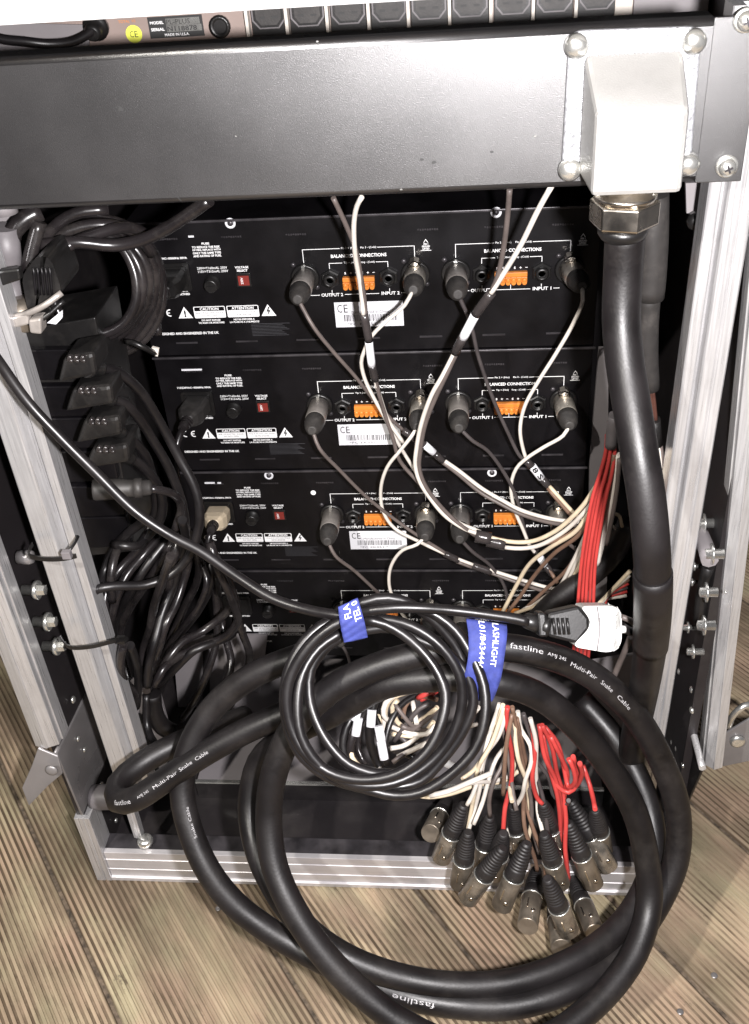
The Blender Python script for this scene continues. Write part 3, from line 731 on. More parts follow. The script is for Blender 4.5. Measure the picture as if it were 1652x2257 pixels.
panhead(1606, 372, BY-1, 5.2, bp_); panhead(1648, 48, BY-1, 5.2, bp_)
# scratches
sc = MB()
for a, b in (((262,232),(274,245)),((372,413),(400,443))):
    A, B = P(*a, Y=BY-.12), P(*b, Y=BY-.12); n = V((.5,0,.3)); sc.quad(A-n*.4, B-n*.4, B+n*.4, A+n*.4)
build('scratch', sc, M['ink'], bp_)
for (x, y, r) in ((930,352,1.3),(956,358,1.6),(1085,335,1.2),(266,240,1.5),(700,92,.8),(1180,300,.7),(520,300,.7),(885,418,.8)):
    c = P(x, y, Y=BY-.1); ch = [c + V((math.cos(a)*r*random.uniform(.6,1.3), 0, math.sin(a)*r*random.uniform(.4,.9))) for a in [k*.9 for k in range(7)]]
    build('paint_chip', MB().add(ch, [tuple(range(7))]), M['ink' if r > 1 else 'screw'], bp_)

hood = thing('multipin_connector', (165,-262,700), 'large sandblasted grey metal connector hood bolted at the right of the blank panel', 'connector')
fl = [P(1255,68,Y=BY-4), P(1550,58,Y=BY-4), P(1523,375,Y=BY-4), P(1237,388,Y=BY-4)]
def roundpoly(pts, r, n=5):
    out = []; N_ = len(pts)
    for i in range(N_):
        p0, p1, p2 = pts[i-1], pts[i], pts[(i+1) % N_]
        a = p1 + (p0-p1).normalized()*r; b = p1 + (p2-p1).normalized()*r
        for k in range(n+1):
            t = k/n; out.append(a*(1-t)**2 + p1*2*t*(1-t) + b*t*t)
    return out
build('flange', MB().prism(roundpoly(fl, 8), (0,3.9,0)), M['castf'], hood, bevel=1.2)
YR = -303
T0, T1 = P(1289,117,Y=BY-5), P(1508,106,Y=BY-5)
R0, R1 = P(1315,249,Y=YR), P(1522,241,Y=YR)
B0, B1 = P(1304,436,Y=YR), P(1503,427,Y=YR)
Bb0 = V((T0.x, BY-4.1, B0.z)); Bb1 = V((max(T1.x, B1.x+1), BY-4.1, B1.z))
T0.y = T1.y = BY-4.1
hm = MB().add([T0, T1, R1, R0, B1, B0, Bb0, Bb1], [(3,2,1,0),(5,4,2,3),(5,3,0,6),(1,2,4,7),(4,5,6,7),(0,1,7,6)])
build('hood', hm, M['cast'], hood, bevel=3)
for (x, y) in [(1271,100),(1529,90),(1256,372),(1516,360)]:
    c = P(x, y, Y=BY-4)
    build('screw', MB().lathe(c, (0,-1,0), [(0,6.6),(3.5,6.4),(5.5,5),(6.4,3),(6.8,.3)], 24), M['screw'], hood)
nc = P(1380, 470, Y=-284)
gl = build('cable_gland', MB().lathe(nc+V((-1,0,18)), (0,0,-1), [(0,15.5),(6,15.5),(6,17.6),(9,17.6)], 32), M['nickel'], hood)
build('lock_nut', MB().lathe(nc+V((-1,0,9)), (0,0,-1), [(0,17.0),(1.5,19.8),(14,19.8),(15.5,17.5),(16,14)], 6, smooth=False, phase=.25, up=(1,0,0)), M['nickel'], gl, bevel=.8)
build('seal_ring', MB().lathe(nc+V((-1,0,-7)), (0,0,-1), [(0,14.5),(4,14.2),(7,12.4),(8,10.8)], 32), M['plast'], gl)

# ------------------------------------------------------------------ the thick multi-pair cable and its coil
RC = 10.6
def ppath(pts, mode='d', step=8):
    return Path([P(x, y, d=v) if mode == 'd' else P(x, y, Y=v) for x, y, v in pts], step)
snake = thing('snake_cable', (60,-330,20), 'very thick black multi-pair snake cable hanging from the grey connector in big loops', 'cable')
down = [(1379,498,574),(1374,600,590),(1370,700,600),(1378,800,604),(1394,900,604),(1410,1000,604),(1426,1100,608),(1436,1200,618),(1440,1300,645),(1436,1400,690),(1426,1480,750),(1412,1560,820),(1396,1640,880),(1380,1740,920)]
pd = ppath(down)
build('riser', MB().tube(pd, RC, 26, rf=lambda t: 1.09), M['rubber'], snake)
ring = MB().tube(pd.sub(.345,.36), RC+.7, 26).tube(pd.sub(.36,.55), RC+1.5, 26)
build('heat_shrink_sleeve', MB().tube(pd.sub(.36,.54), RC*1.09+.9, 26), M['rubber'], snake)
loops = {
 'outer': [(690,1436,800),(560,1488,812),(470,1560,825),(418,1650,830),(402,1740,832),(420,1830,830),(460,1920,828),(515,1990,828),(585,2045,828),(660,2090,826),(760,2140,812),(880,2190,800),(1010,2215,796),(1140,2215,796),(1265,2175,805),(1365,2105,830),(1440,2010,845),(1490,1900,842),(1495,1790,832),(1460,1680,812),(1395,1570,790),(1300,1485,765),(1190,1440,742),(1080,1425,738),(960,1436,744),(830,1470,750),(730,1520,756),(650,1600,764),(606,1700,772),(593,1800,780),(606,1910,778),(650,2010,772),(720,2110,768),(800,2190,766),(900,2262,764),(1020,2310,764),(1180,2300,770),(1310,2215,790),(1400,2100,812),(1432,1990,826),(1425,1890,822)],
 'inner': [(1400,2100,812),(1432,1990,826),(1425,1890,822),(1400,1790,812),(1350,1700,800),(1270,1600,776),(1180,1530,752),(1080,1500,742),(960,1494,750),(850,1510,760),(740,1570,790),(640,1620,815),(572,1680,835),(552,1780,838),(570,1880,828),(620,1980,818),(690,2060,806),(780,2118,800),(900,2158,798),(1020,2173,798),(1140,2162,802),(1250,2124,812),(1340,2068,828),(1405,1990,850),(1440,1900,866),(1436,1800,880),(1400,1700,890),(1350,1620,905),(1280,1540,915)],
 'hairpin': [(1010,1448,800),(860,1478,800),(740,1520,806),(640,1568,812),(540,1612,818),(440,1668,824),(360,1722,828),(300,1760,832),(262,1764,846),(262,1728,864),(310,1684,880),(390,1640,890),(470,1608,910),(540,1580,950)],
}
loops['outer'] = loops['outer'][:-1] + loops.pop('inner')[2:]
paths = {}
for nm, pts in loops.items():
    paths[nm] = ppath(pts, 'd', 9); build('loop', MB().tube(paths[nm], RC, 26), M['rubber'], snake)
ph = paths['hairpin']
def word(s, path, la, lb_, h, bold=0, tilt=0):
    tx = MB(); text_on_tube(tx, s, path, la, lb_, RC, h*.8, -.006, tilt); build('jacket_print', tx, M['jprint'], snake)
def wr(path, s, a, b, da, db, h=4.2, bold=.0, tilt=0, flip=False):
    la, lb_ = path.nearest(P(*a, d=da)), path.nearest(P(*b, d=db))
    word(s, path, la, lb_, h, bold, tilt)
wr(ph, 'Snake  Cable', (405,1690), (468,1652), 826, 822, 3.6, .0, .0)
wr(ph, 'Multi-Pair', (346,1728), (400,1696), 828, 826, 3.4); wr(ph, 'AMJ 24S', (315,1750), (338,1736), 830, 829, 3.4)
wr(ph, 'fastline', (276,1770), (305,1757), 838, 832, 5.0, .0)
po = paths['outer']
wr(po, 'fastline', (700,1436), (748,1436), 800, 800, 6.0, .01) if False else None
lo = po.nearest(P(1120,1428,d=738)); 
def wl(path, s, a, b, da, db, h, bold=0, tilt=0): wr(path, s, a, b, da, db, h, bold, tilt)
wl(po, 'fastline', (1118,1430), (1182,1440), 738, 742, 5.0, 0, .18)
wl(po, 'AMJ 24S', (1192,1441), (1228,1452), 742, 748, 3.8, 0, .1)
wl(po, 'Multi-Pair', (1240,1456), (1298,1484), 750, 764, 3.8, 0, 0)
wl(po, 'Snake', (1310,1492), (1336,1512), 766, 772, 3.8); wl(po, 'Cable', (1346,1522), (1374,1548), 776, 784, 3.8)
wl(po, 'fastline', (958,2205), (868,2190), 798, 800, 5.0, .0, .3)
wl(po, 'Snake Cable', (425,1845), (405,1775), 830, 832, 3.0, 0, -.2)
# brand line on the left start of the outer loop
word('stline', po, po.nearest(P(740,1432,d=800))+16, po.nearest(P(740,1432,d=800))-6, 5.0)
word('Snake', ph, ph.nearest(P(930,1462,d=800))+7, ph.nearest(P(930,1462,d=800))-7, 3.2, 0, .2)

# second heat-shrunk cable behind the riser, with bare cores and a collar
sec = thing('sheathed_cable', P(1430,700,Y=-235), 'grey heat-shrunk cable behind the thick riser, ending in brown and yellow-green cores', 'cable')
pth = ppath([(1440,430,-238),(1440,520,-238),(1436,610,-236),(1432,655,-235)], 'Y'); build('heat_shrink', MB().tube(pth, 9.5, 20), M['bootg'], sec)
pth = ppath([(1433,640,-235),(1428,720,-232),(1428,800,-230),(1432,855,-228)], 'Y'); build('grey_sheath', MB().tube(pth, 7.2, 20), M['bootg'], sec)
for i, (m, dx) in enumerate((('brownw',-9),('brownw',-2),('brownw',5),('brownw',10))):
    pth = ppath([(1428+dx,850,-228),(1433+dx,890,-226),(1440+dx*.7,935,-224)], 'Y'); build('core_wire', MB().tube(pth, 1.4, 8), M[m], sec)
pth = ppath([(1439,925,-224),(1445,980,-222)], 'Y'); build('core_collar', MB().tube(pth, 5.5, 14), M['plast'], sec)
for i, (m, dx) in enumerate((('wiret',-10),('wired',-4),('wiret',0),('wired',7),('wireg',11),('wirek',4))):
    pth = ppath([(1444+dx*.5,930 if i > 3 else 972,-223),(1449+dx,1010,-221),(1452+dx,1050,-219),(1450+dx*.4,1100,-215)], 'Y'); build('core_wire', MB().tube(pth, 1.7, 8), M[m], sec)

# ------------------------------------------------------------------ XLR plugs: in the panels, with their wires
def plug_axis(mb_shell, mb_boot, a, b, rs=9.6, frac=.48):
    """shell then ribbed boot along a->b"""
    ax = (b-a); L = ax.length
    s = L*frac
    mb_shell.lathe(a, ax, [(0,rs-.6),(.8,rs),(s-2,rs),(s-1,rs-.3),(s,rs-.8)], 22)
    pr = [(s+.1, rs-.5), (s+L*.06, rs-.3), (s+L*.12, rs-.8)]
    n = 9; t0 = s+L*.13; r0 = rs-.9; r1 = 4.2
    for i in range(n):
        t = t0 + (L-t0)*i/n; r = r0 + (r1-r0)*(i/n)**1.9; dt = (L-t0)/n
        pr += [(t, r), (t+dt*.5, r-.15), (t+dt*.6, r-.8), (t+dt*.9, r-.9)]
    pr += [(L, r1*.8)]
    mb_boot.lathe(a, ax, pr, 22)
WIRES = []
def panel_cable(k, xc, end, wire_pts, wm, label, kind='dark', group='microphone cables plugged into the processors', sleeves=()):
    zt = 615 - UH*k; a = V((xc, -3.5, zt-57.0 if kind == 'dark' else zt-56.5)); b = P(end[0], end[1], Y=-68 if kind == 'dark' else -60)
    t = thing('plugged_cable', a, label, 'audio cable', group)
    sh, bo = MB(), MB(); plug_axis(sh, bo, a, b, 9.8, .6)
    build('plug_shell', sh, M['shellg' if kind == 'dark' else 'shell_pale'], t); build('plug_boot', bo, M['bootg'], t)
    if kind == 'dark':
        build('release_tab', MB().box(xc-1.6, xc+1.6, -8, -3.4, zt-47.6, zt-43.8), M['screw'], t, bevel=.3)
    else:
        build('latch_button', MB().lathe((xc, -3.4, zt-45.5), (0,-1,.0), [(0,6),(9,5.6),(11,4.8),(11.5,2)], 8, smooth=False), M['nickel'], t, bevel=.3)
    pts = [b + (a-b)*.05] + [P(x, y, Y=v) for x, y, v in wire_pts]
    pth = Path(pts, 5); build('wire', MB().tube(pth, 1.75, 10), M[wm], t)
    return t, pth
U = lambda k: 615-UH*k
panel_cable(0, -78.3, (656,661), [(692,721,-74),(735,775,-68),(782,828,-60),(830,888,-52),(866,927,-48),(893,951,-46)], 'wireg', 'grey wire from the left output plug of the topmost processor, slanting down right', 'dark')
panel_cable(0, 22, (911,640), [(893,672,-66),(852,708,-72),(821,739,-74),(803,775,-70),(797,798,-66),(804,833,-62),(822,872,-58),(850,923,-55),(877,975,-52),(921,1046,-52),(968,1117,-58),(1009,1150,-66),(1060,1172,-70)], 'wired', 'white wire from the input 2 plug of the topmost processor, crossing the paper label', 'nickel')
panel_cable(0, 58.2, (1010,650), [(1038,713,-62),(1055,785,-56),(1089,883,-52),(1119,951,-50),(1147,1006,-48),(1162,1018,-46)], 'wirek', 'dark wire from the output 1 plug of the topmost processor, running straight down', 'dark')
panel_cable(0, 158.5, (1284,632), [(1285,662,-66),(1264,713,-66),(1225,781,-60),(1187,841,-56),(1157,896,-52),(1147,947,-50),(1155,995,-48),(1164,1020,-46)], 'wired', 'white wire from the input 1 plug of the topmost processor, bowing down left', 'nickel')
panel_cable(1, -78.3, (688,950), [(704,987,-72),(751,1038,-64),(806,1093,-56),(850,1129,-52),(909,1172,-50),(984,1220,-48)], 'wireg', 'grey wire from the left output plug of the second processor', 'dark')
panel_cable(1, 22, (921,943), [(905,965,-62),(881,995,-60),(854,1030,-56),(840,1078,-52),(846,1129,-50),(870,1164,-50),(929,1196,-50),(984,1222,-48)], 'wired', 'white wire from the input 2 plug of the second processor, looping left', 'nickel')
panel_cable(1, 58.2, (1012,945), [(1043,972,-66),(1074,992,-60),(1111,1041,-54),(1139,1097,-50),(1153,1152,-48),(1167,1203,-48),(1183,1222,-48)], 'wirek', 'dark wire from the output 1 plug of the second processor', 'dark')
panel_cable(1, 158.5, (1257,940), [(1242,960,-62),(1200,985,-58),(1163,1009,-54),(1139,1032,-50),(1127,1069,-50),(1134,1120,-50),(1153,1166,-50),(1171,1207,-50),(1186,1224,-50)], 'wired', 'white wire from the input 1 plug of the second processor, with an S-bend', 'nickel')
panel_cable(2, -78.3, (722,1195), [(739,1224,-70),(783,1259,-60),(830,1303,-54),(870,1340,-50)], 'wireg', 'grey wire from the left output plug of the third processor', 'dark')
panel_cable(2, 22, (937,1186), [(920,1200,-62),(889,1212,-60),(866,1240,-56),(858,1271,-54),(862,1305,-54),(885,1350,-60),(905,1375,-66)], 'wired', 'white wire from the input 2 plug of the third processor, dropping behind the coil', 'nickel')
panel_cable(2, 58.2, (1014,1190), [(1042,1216,-64),(1079,1244,-56),(1107,1281,-52),(1116,1304,-52),(1120,1340,-52)], 'wirek', 'dark wire from the output 1 plug of the third processor', 'dark')
panel_cable(2, 158.5, (1240,1190), [(1262,1205,-70),(1275,1215,-80)], 'wireg', 'plug in input 1 of the third processor, hidden by crossing cream wires', 'nickel')
for xc, kd, lab in ((-78.3,'dark','plug in the left output of the lowest processor, beside the small blue strap'), (22,'nickel','plug in input 2 of the lowest processor, just above the thin coil'), (58.2,'dark','plug in output 1 of the lowest processor, above the wide blue strap')):
    e = P(*{-78.3:(752,1420),22:(945,1400),58.2:(1020,1410)}[xc], Y=-60)
    panel_cable(3, xc, {-78.3:(750,1420),22:(944,1400),58.2:(1018,1415)}[xc], [({-78.3:765,22:935,58.2:1025}[xc],1440,-66),({-78.3:775,22:930,58.2:1030}[xc],1475,-66)], 'wirek', lab, kd)

# ------------------------------------------------------------------ loose wires crossing in front of the processors
def wires(name, label, items, cat='wire', group=None, sleeves=()):
    """one lead made of several insulated wires, with its sleeves and tags as parts"""
    t = thing(name, P(items[0][0][0][0], items[0][0][0][1], Y=items[0][0][0][2]), label, cat, group)
    for pts, m, r in items: build('wire', MB().tube(ppath(pts, 'Y', 5), r, 10), M[m], t)
    for pts, m, r, nm in sleeves: build(nm, MB().tube(ppath(pts, 'Y', 5), r, 14), M[m], t)
    return t
G = 'signal leads crossing the processors'
wires('signal_lead', 'white and grey lead dropping from the blank panel past the CE paper label', [
  ([(735,436,-120),(764,498,-108),(785,552,-98),(797,616,-90),(803,655,-88),(807,700,-86)], 'wireg', 2.0),
  ([(798,434,-120),(788,452,-116),(781,487,-110),(783,559,-100),(794,624,-90),(802,695,-88)], 'wired', 2.0),
  ([(826,826,-76),(836,868,-70),(850,915,-64),(868,970,-60),(881,1014,-58),(925,1066,-60),(960,1109,-64),(1010,1152,-68)], 'wireg', 1.9),
  ([(824,826,-76),(840,880,-68),(856,925,-62),(889,975,-58)], 'wired', 1.9)],
  'wire lead', G, [([(803,692,-88),(814,752,-84)], 'sleeve', 3.6, 'sleeve'), ([(813,748,-84),(820,806,-80)], 'paper', 3.5, 'white_tag'), ([(820,804,-80),(828,838,-77)], 'sleeve', 3.5, 'sleeve')])
wires('signal_lead', 'long white and grey lead sweeping from upper right to the black tape', [
  ([(1216,410,-150),(1187,462,-142),(1149,539,-132),(1111,602,-124),(1081,649,-118)], 'wired', 2.1),
  ([(1124,416,-150),(1119,479,-140),(1111,543,-130),(1098,607,-122),(1083,645,-118)], 'wireg', 2.1),
  ([(1005,772,-100),(975,830,-96),(953,868,-92),(930,931,-86),(919,987,-82),(916,1026,-80),(926,1062,-80),(950,1100,-80),(985,1140,-80),(1034,1170,-80),(1060,1177,-80)], 'wired', 2.0),
  ([(1008,776,-100),(978,840,-96),(960,878,-92),(938,935,-86),(927,995,-82),(925,1034,-80),(938,1070,-80),(965,1108,-80),(1004,1148,-80),(1050,1182,-80)], 'wireg', 2.0)],
  'wire lead', G, [([(1084,645,-118),(1048,694,-112)], 'sleeve', 3.9, 'sleeve'), ([(1049,692,-112),(1021,745,-107)], 'paper', 3.8, 'white_tag'), ([(1022,742,-107),(1003,778,-102)], 'sleeve', 3.9, 'sleeve')])
wires('signal_lead', 'twin lead with a white tag just below the second paper label', [
  ([(975,1012,-54),(1010,1036,-56),(1065,1078,-60),(1110,1104,-66),(1148,1124,-74),(1213,1143,-90),(1268,1150,-105),(1291,1151,-110)], 'wired', 1.9),
  ([(975,1018,-54),(1008,1043,-56),(1060,1086,-60),(1106,1112,-66),(1148,1133,-74),(1213,1152,-90),(1268,1158,-105),(1288,1160,-110)], 'wireg', 1.9)],
  'wire lead', G, [([(889,948,-52),(938,982,-54)], 'sleeve', 3.6, 'sleeve'), ([(936,980,-54),(957,998,-54)], 'paper', 3.6, 'white_tag'), ([(955,997,-54),(978,1016,-54)], 'sleeve', 3.5, 'sleeve')])
t = wires('signal_lead', 'brown and cream lead with a numbered white tag between second and third processor', [
  ([(1212,1072,-52),(1230,1092,-60),(1268,1133,-78),(1290,1150,-90)], 'wiret', 1.9), ([(1208,1076,-52),(1226,1098,-60),(1262,1138,-78),(1284,1156,-90)], 'wireb', 1.9)],
  'wire lead', G, [([(1159,1014,-48),(1174,1029,-48)], 'sleeve', 3.8, 'sleeve'), ([(1173,1027,-48),(1194,1054,-49)], 'paper', 3.9, 'white_tag'), ([(1193,1053,-49),(1214,1076,-50)], 'sleeve', 3.8, 'sleeve')])
tp = ppath([(1173,1027,-48),(1194,1054,-49)], 'Y', 2); tx = MB(); text_on_tube(tx, '8 S', tp, 1, tp.L[-1]-1, 3.9, 5, .04); build('tag_print', tx, M['ink'], t)
wires('signal_lead', 'sleeved lead running low from the third paper label towards the red wires', [
  ([(1010,1232,-50),(1047,1246,-50)], 'wired', 1.7), ([(1007,1238,-50),(1044,1252,-50)], 'wireg', 1.7),
  ([(1080,1256,-52),(1153,1279,-60),(1213,1296,-75),(1245,1298,-90)], 'wired', 1.9), ([(1080,1262,-52),(1150,1287,-60),(1205,1304,-75),(1240,1306,-90)], 'wireg', 1.9)],
  'wire lead', G, [([(980,1220,-48),(1012,1235,-49)], 'sleeve', 3.6, 'sleeve'), ([(1042,1246,-50),(1084,1261,-52)], 'sleeve', 3.8, 'sleeve')])
wires('signal_lead', 'short lead with a white collar, upper left of the white plug', [
  ([(1196,1238,-52),(1215,1262,-56),(1230,1285,-62)], 'wireb', 2.0)], 'wire lead', G,
  [([(1180,1214,-48),(1190,1228,-50)], 'sleeve', 3.8, 'sleeve'), ([(1189,1226,-50),(1202,1246,-52)], 'paper', 3.8, 'white_tag'), ([(1202,1245,-52),(1218,1266,-55)], 'sleeve', 3.6, 'sleeve')])
wires('signal_lead', 'pair of cream wires bound by black tape, curving up to the red bundle', [
  ([(1050,1175,-80),(1111,1192,-84),(1167,1194,-92),(1222,1172,-104),(1282,1118,-122),(1314,1072,-135)], 'wiret', 2.1),
  ([(1056,1189,-80),(1111,1206,-84),(1175,1206,-92),(1240,1174,-106),(1296,1120,-124),(1320,1086,-136)], 'wired', 2.1),
  ([(1291,1152,-112),(1240,1185,-104),(1198,1200,-96)], 'wireb', 1.8)],
  'wire lead', G, [([(1049,1181,-80),(1083,1188,-82)], 'sleeve', 6.2, 'black_tape'), ([(1074,1192,-81),(1115,1200,-84)], 'sleeve', 6.0, 'black_tape')])
extra = [
 ('cream wire from the orange terminals of the lowest processor up to the red bundle', [(1107,1352,-60),(1139,1290,-66),(1167,1244,-76),(1213,1207,-96),(1268,1172,-116),(1300,1130,-128)], 'wiret', 2.1),
 ('brown wire beside the cream one rising from the lowest orange terminals', [(1121,1348,-60),(1148,1313,-64),(1176,1272,-74),(1222,1220,-96),(1273,1182,-116),(1306,1140,-128)], 'wireb', 2.0),
 ('cream wire bending above the black plug towards the red wires', [(1148,1348,-62),(1194,1320,-70),(1241,1292,-86),(1277,1228,-112),(1300,1180,-124)], 'wired', 2.0),
 ('tan wire lowest of the fan left of the red wires', [(1135,1352,-64),(1190,1332,-72),(1235,1305,-88),(1270,1262,-108),(1296,1200,-120)], 'wiret', 1.9),
 ('dark brown wire crossing under the fan of cream wires', [(1160,1340,-62),(1200,1302,-76),(1250,1255,-96),(1284,1200,-114),(1306,1150,-124)], 'wireb', 1.9),
 ('white wire tangled left of the red wires, low in the fan', [(1200,1330,-72),(1232,1296,-88),(1262,1240,-104),(1290,1180,-120),(1310,1120,-130)], 'wired', 1.8),
 ('bright white wire descending right beside the red bundle', [(1362,1000,-150),(1354,1070,-146),(1342,1133,-142),(1330,1190,-138),(1316,1245,-134)], 'wired', 2.4),
 ('brown wire between red bundle and bright white wire', [(1355,1000,-150),(1344,1070,-146),(1332,1130,-142),(1318,1190,-138),(1306,1250,-134)], 'wireb', 2.2),
 ('grey wire right of the bright white wire at the red bundle', [(1366,1010,-152),(1360,1080,-148),(1350,1140,-144),(1338,1200,-140)], 'wireg', 2.0),
]
for lab, pts, m, r in extra:
    single('loose_wire', MB().tube(ppath(pts, 'Y', 5), r, 10), M[m], lab, 'wire', 'cream and brown wires fanning from the red bundle')
rl = ['leftmost', 'second from left', 'middle', 'second from right', 'rightmost']
for i in range(5):
    f = i/4.0
    g_ = (i % 2)*4
    pts = [(1338+f*18,958,-150),(1336+f*20,993,-150+g_),(1324+f*26,1040,-150+g_),(1308+f*30,1090,-150+g_),(1292+f*31,1170,-150+g_),(1281+f*31,1250,-150+g_),(1274+f*34,1335,-152+g_),(1268+f*34,1400,-156+g_),(1262+f*34,1460,-160)]
    single('red_wire', MB().tube(ppath(pts, 'Y', 6), 1.62, 10), M['red'], '%s of the five straight red wires above the white plug' % rl[i], 'wire', 'straight red wires above the white plug')
single('tape_wrap', MB().tube(ppath([(1356,915,-156),(1350,950,-152),(1347,984,-150)], 'Y', 5), 5.0, 16), M['shrink'], 'clear black tape wrapping the top of the red wires', 'tape')
# black sheath end with fan of wires, right of the red bundle
bk = thing('sheath_end', P(1320,1240,Y=-110), 'black cable sheath end tied with a pale cable tie, right of the red wires', 'cable')
build('sheath', MB().tube(ppath([(1388,1150,-100),(1352,1220,-105),(1300,1270,-110),(1230,1320,-115),(1180,1370,-118)], 'Y'), 10.5, 20), M['rubber'], bk)
build('cable_tie', MB().tube(ppath([(1298,1258,-124),(1302,1200,-128),(1330,1140,-126),(1362,1134,-118),(1372,1160,-112)], 'Y', 4), 1.6, 8), M['wiret'], bk)
build('cable_tie', MB().tube(ppath([(1322,1240,-124),(1328,1190,-128),(1345,1160,-126),(1358,1165,-120)], 'Y', 4), 1.3, 8), M['wired'], bk)
for i, (m, dx) in enumerate((('wiret',0),('wired',10),('wireb',18),('red',30),('wirek',38),('red',46),('wired',54))):
    pts = [(1390-i*1.5, 1258+i*9, -115), (1350-6*i+dx*.3, 1300+i*4, -118), (1300+dx, 1352, -122)]
    single('loose_wire', MB().tube(ppath(pts, 'Y', 5), 2.0, 10), M[m], ['cream','white','brown','red','dark grey','lower red','lower white'][i] + ' wire in the small fan right of the white plug', 'wire', 'small fan of wires by the white plug')

# ------------------------------------------------------------------ mains inlet plugs on the processors
def iec(k, px, py, end, tail, m, label, mb_='bund'):
    t = thing('mains_plug', P(px, py, Y=-20), label, 'mains plug', 'mains plugs in the processor inlets')
    zt = U(k); c = V((-200, -4.5, zt-52.5)); e = P(*end, Y=-62)
    ax = (e-c).normalized(); xs = V((1,0,0)); up = xs.cross(ax).normalized(); L = (e-c).length
    mb = MB(); secs = [(0,12.5,9),(L*.42,12.5,9.2),(L*.58,9.5,8),(L*.7,5.6,5.6)]
    b0 = len(mb.v)
    for tt, hw, hh in secs:
        for sx_, sz in ((-1,-.6),(-.75,-1),(.75,-1),(1,-.6),(1,.6),(.75,1),(-.75,1),(-1,.6)): mb.v.append(c + ax*tt + xs*(hw*sx_) + up*(hh*sz))
    for i in range(3):
        for j in range(8): mb.face((i*8+j, i*8+(j+1) % 8, (i+1)*8+(j+1) % 8, (i+1)*8+j))
    mb.face(range(7,-1,-1)); mb.face(range(24,32))
    build('plug_body', mb, M[m], t, bevel=.8)
    build('strain_relief', MB().lathe(c+ax*(L*.68), ax, [(0,6),(3,6),(3.2,4.8),(5,4.8),(5.2,5.6),(8,5.5),(8.2,4.5),(10,4.5),(10.2,5.2),(13,5),(13.2,4.2),(L*.32,4)], 16), M[mb_], t)
    pts = [e-ax*4] + [P(x, y, Y=v) for x, y, v in tail]
    build('lead', MB().tube(Path(pts, 6), 3.5, 12), M['bund'], t)
iec(0, 385, 600, (352,660), [(345,690,-70),(350,740,-80)], 'plast', 'black mains plug partly behind the hanging coil in the topmost processor')
iec(1, 425, 885, (402,945), [(392,975,-70),(388,1030,-80),(400,1100,-90)], 'bootg', 'dark grey mains plug angled down left out of the second processor')
iec(2, 480, 1115, (465,1170), [(458,1200,-68),(462,1260,-70),(480,1330,-80)], 'wiret', 'pale beige mains plug in the third processor inlet')
for v in bpy.data.objects:
    pass

# ------------------------------------------------------------------ power distribution strip on the left with its plugs
pdu = thing('power_strip', P(90,900,Y=-200), 'tall black power strip standing behind the left rail, four plugs in it', 'power strip')
A, B = P(95,760,Y=-175), P(255,1215,Y=-175)
dirp = (A-B).normalized()
build('housing', MB().prism([P(0,735,Y=-175), P(210,700,Y=-175), P(300,1215,Y=-175), P(150,1230,Y=-175)], (0,60,0)), M['plast'], pdu, bevel=1)
cells = [(836,885),(905,955),(985,1030),(1065,1105)]
for i, y in enumerate((762,842,912,985,1062,1130)):
    xL = 30 + (y-735)*.32; xR = 205 + (y-735)*.2
    build('socket_module', MB().prism([P(xL,y,Y=-177), P(xR,y-3,Y=-177), P(xR+12,y+62,Y=-177), P(xL+20,y+68,Y=-177)], (0,-8,0)), M['panel'], pdu, bevel=1.2)
def pdu_plug(pts, marks, exit_, lead, label, r=4.0, m='plast'):
    """wedge-shaped moulded plug: four corners of its top face, then lead"""
    t = thing('strip_plug', P(*pts[0], Y=-215), label, 'mains plug', 'plugs in the black power strip')
    a, b, c_, d = [P(x, y, Y=-226) for x, y in pts]
    mb = MB(); mb.prism([a, b, c_, d], (0,34,0)); build('plug_body', mb, M[m], t, bevel=3.2)
    for i in range(3):
        x, y = marks; p0 = P(x+i*14, y, Y=-230); p1 = P(x+i*14-7, y+9, Y=-230); p2 = P(x+i*14+4, y+11, Y=-230)
        build('grip_rib', MB().tube(Path([p0, p1, p2], 2), 1.7, 8), M['bund'], t)
    e = P(*exit_, Y=-215)
    lp = Path([e] + [P(x, y, Y=v) for x, y, v in lead], 6)
    build('strain_relief', MB().lathe(e+ (e-lp.at(14)[0]).normalized()*8, lp.at(14)[0]-e, [(0,7),(4,7),(6,6),(14,5.6),(16,4.8)], 16), M['plast'], t)
    build('lead', MB().tube(lp, r, 14), M['cord'], t)
pdu_plug([(140,790),(205,778),(214,828),(126,846)], (158,784), (208,812), [(251,816,-200),(305,857,-190),(352,929,-180),(395,1008,-180),(427,1068,-185),(441,1125,-190),(432,1188,-195),(413,1232,-198),(377,1267,-205),(323,1289,-215),(251,1292,-228),(214,1299,-234),(200,1318,-232),(203,1350,-220)], 'uppermost plug in the power strip, its lead making a long S')
pdu_plug([(160,858),(244,850),(250,892),(143,910)], (182,854), (232,876), [(273,888,-205),(309,925,-196),(341,976,-188),(370,1026,-184),(388,1068,-180),(404,1120,-170),(410,1190,-160),(400,1260,-150),(385,1330,-145)], 'second plug down the power strip, marked by three grip ribs')
pdu_plug([(185,928),(262,918),(268,960),(166,980)], (205,922), (256,948), [(287,966,-205),(316,997,-198),(336,1050,-190),(345,1110,-180),(330,1170,-170)], 'third plug down the power strip, tilted more than those above')
pdu_plug([(203,990),(280,980),(286,1020),(184,1036)], (222,984), (276,1003), [(309,1022,-205),(341,1058,-198),(358,1100,-190),(352,1150,-180),(320,1190,-175)], 'lowest rubber plug in the power strip, above the metal one')
t = thing('metal_plug', P(270,1075,Y=-220), 'grey metal barrel plug low in the power strip, pointing right', 'plug')
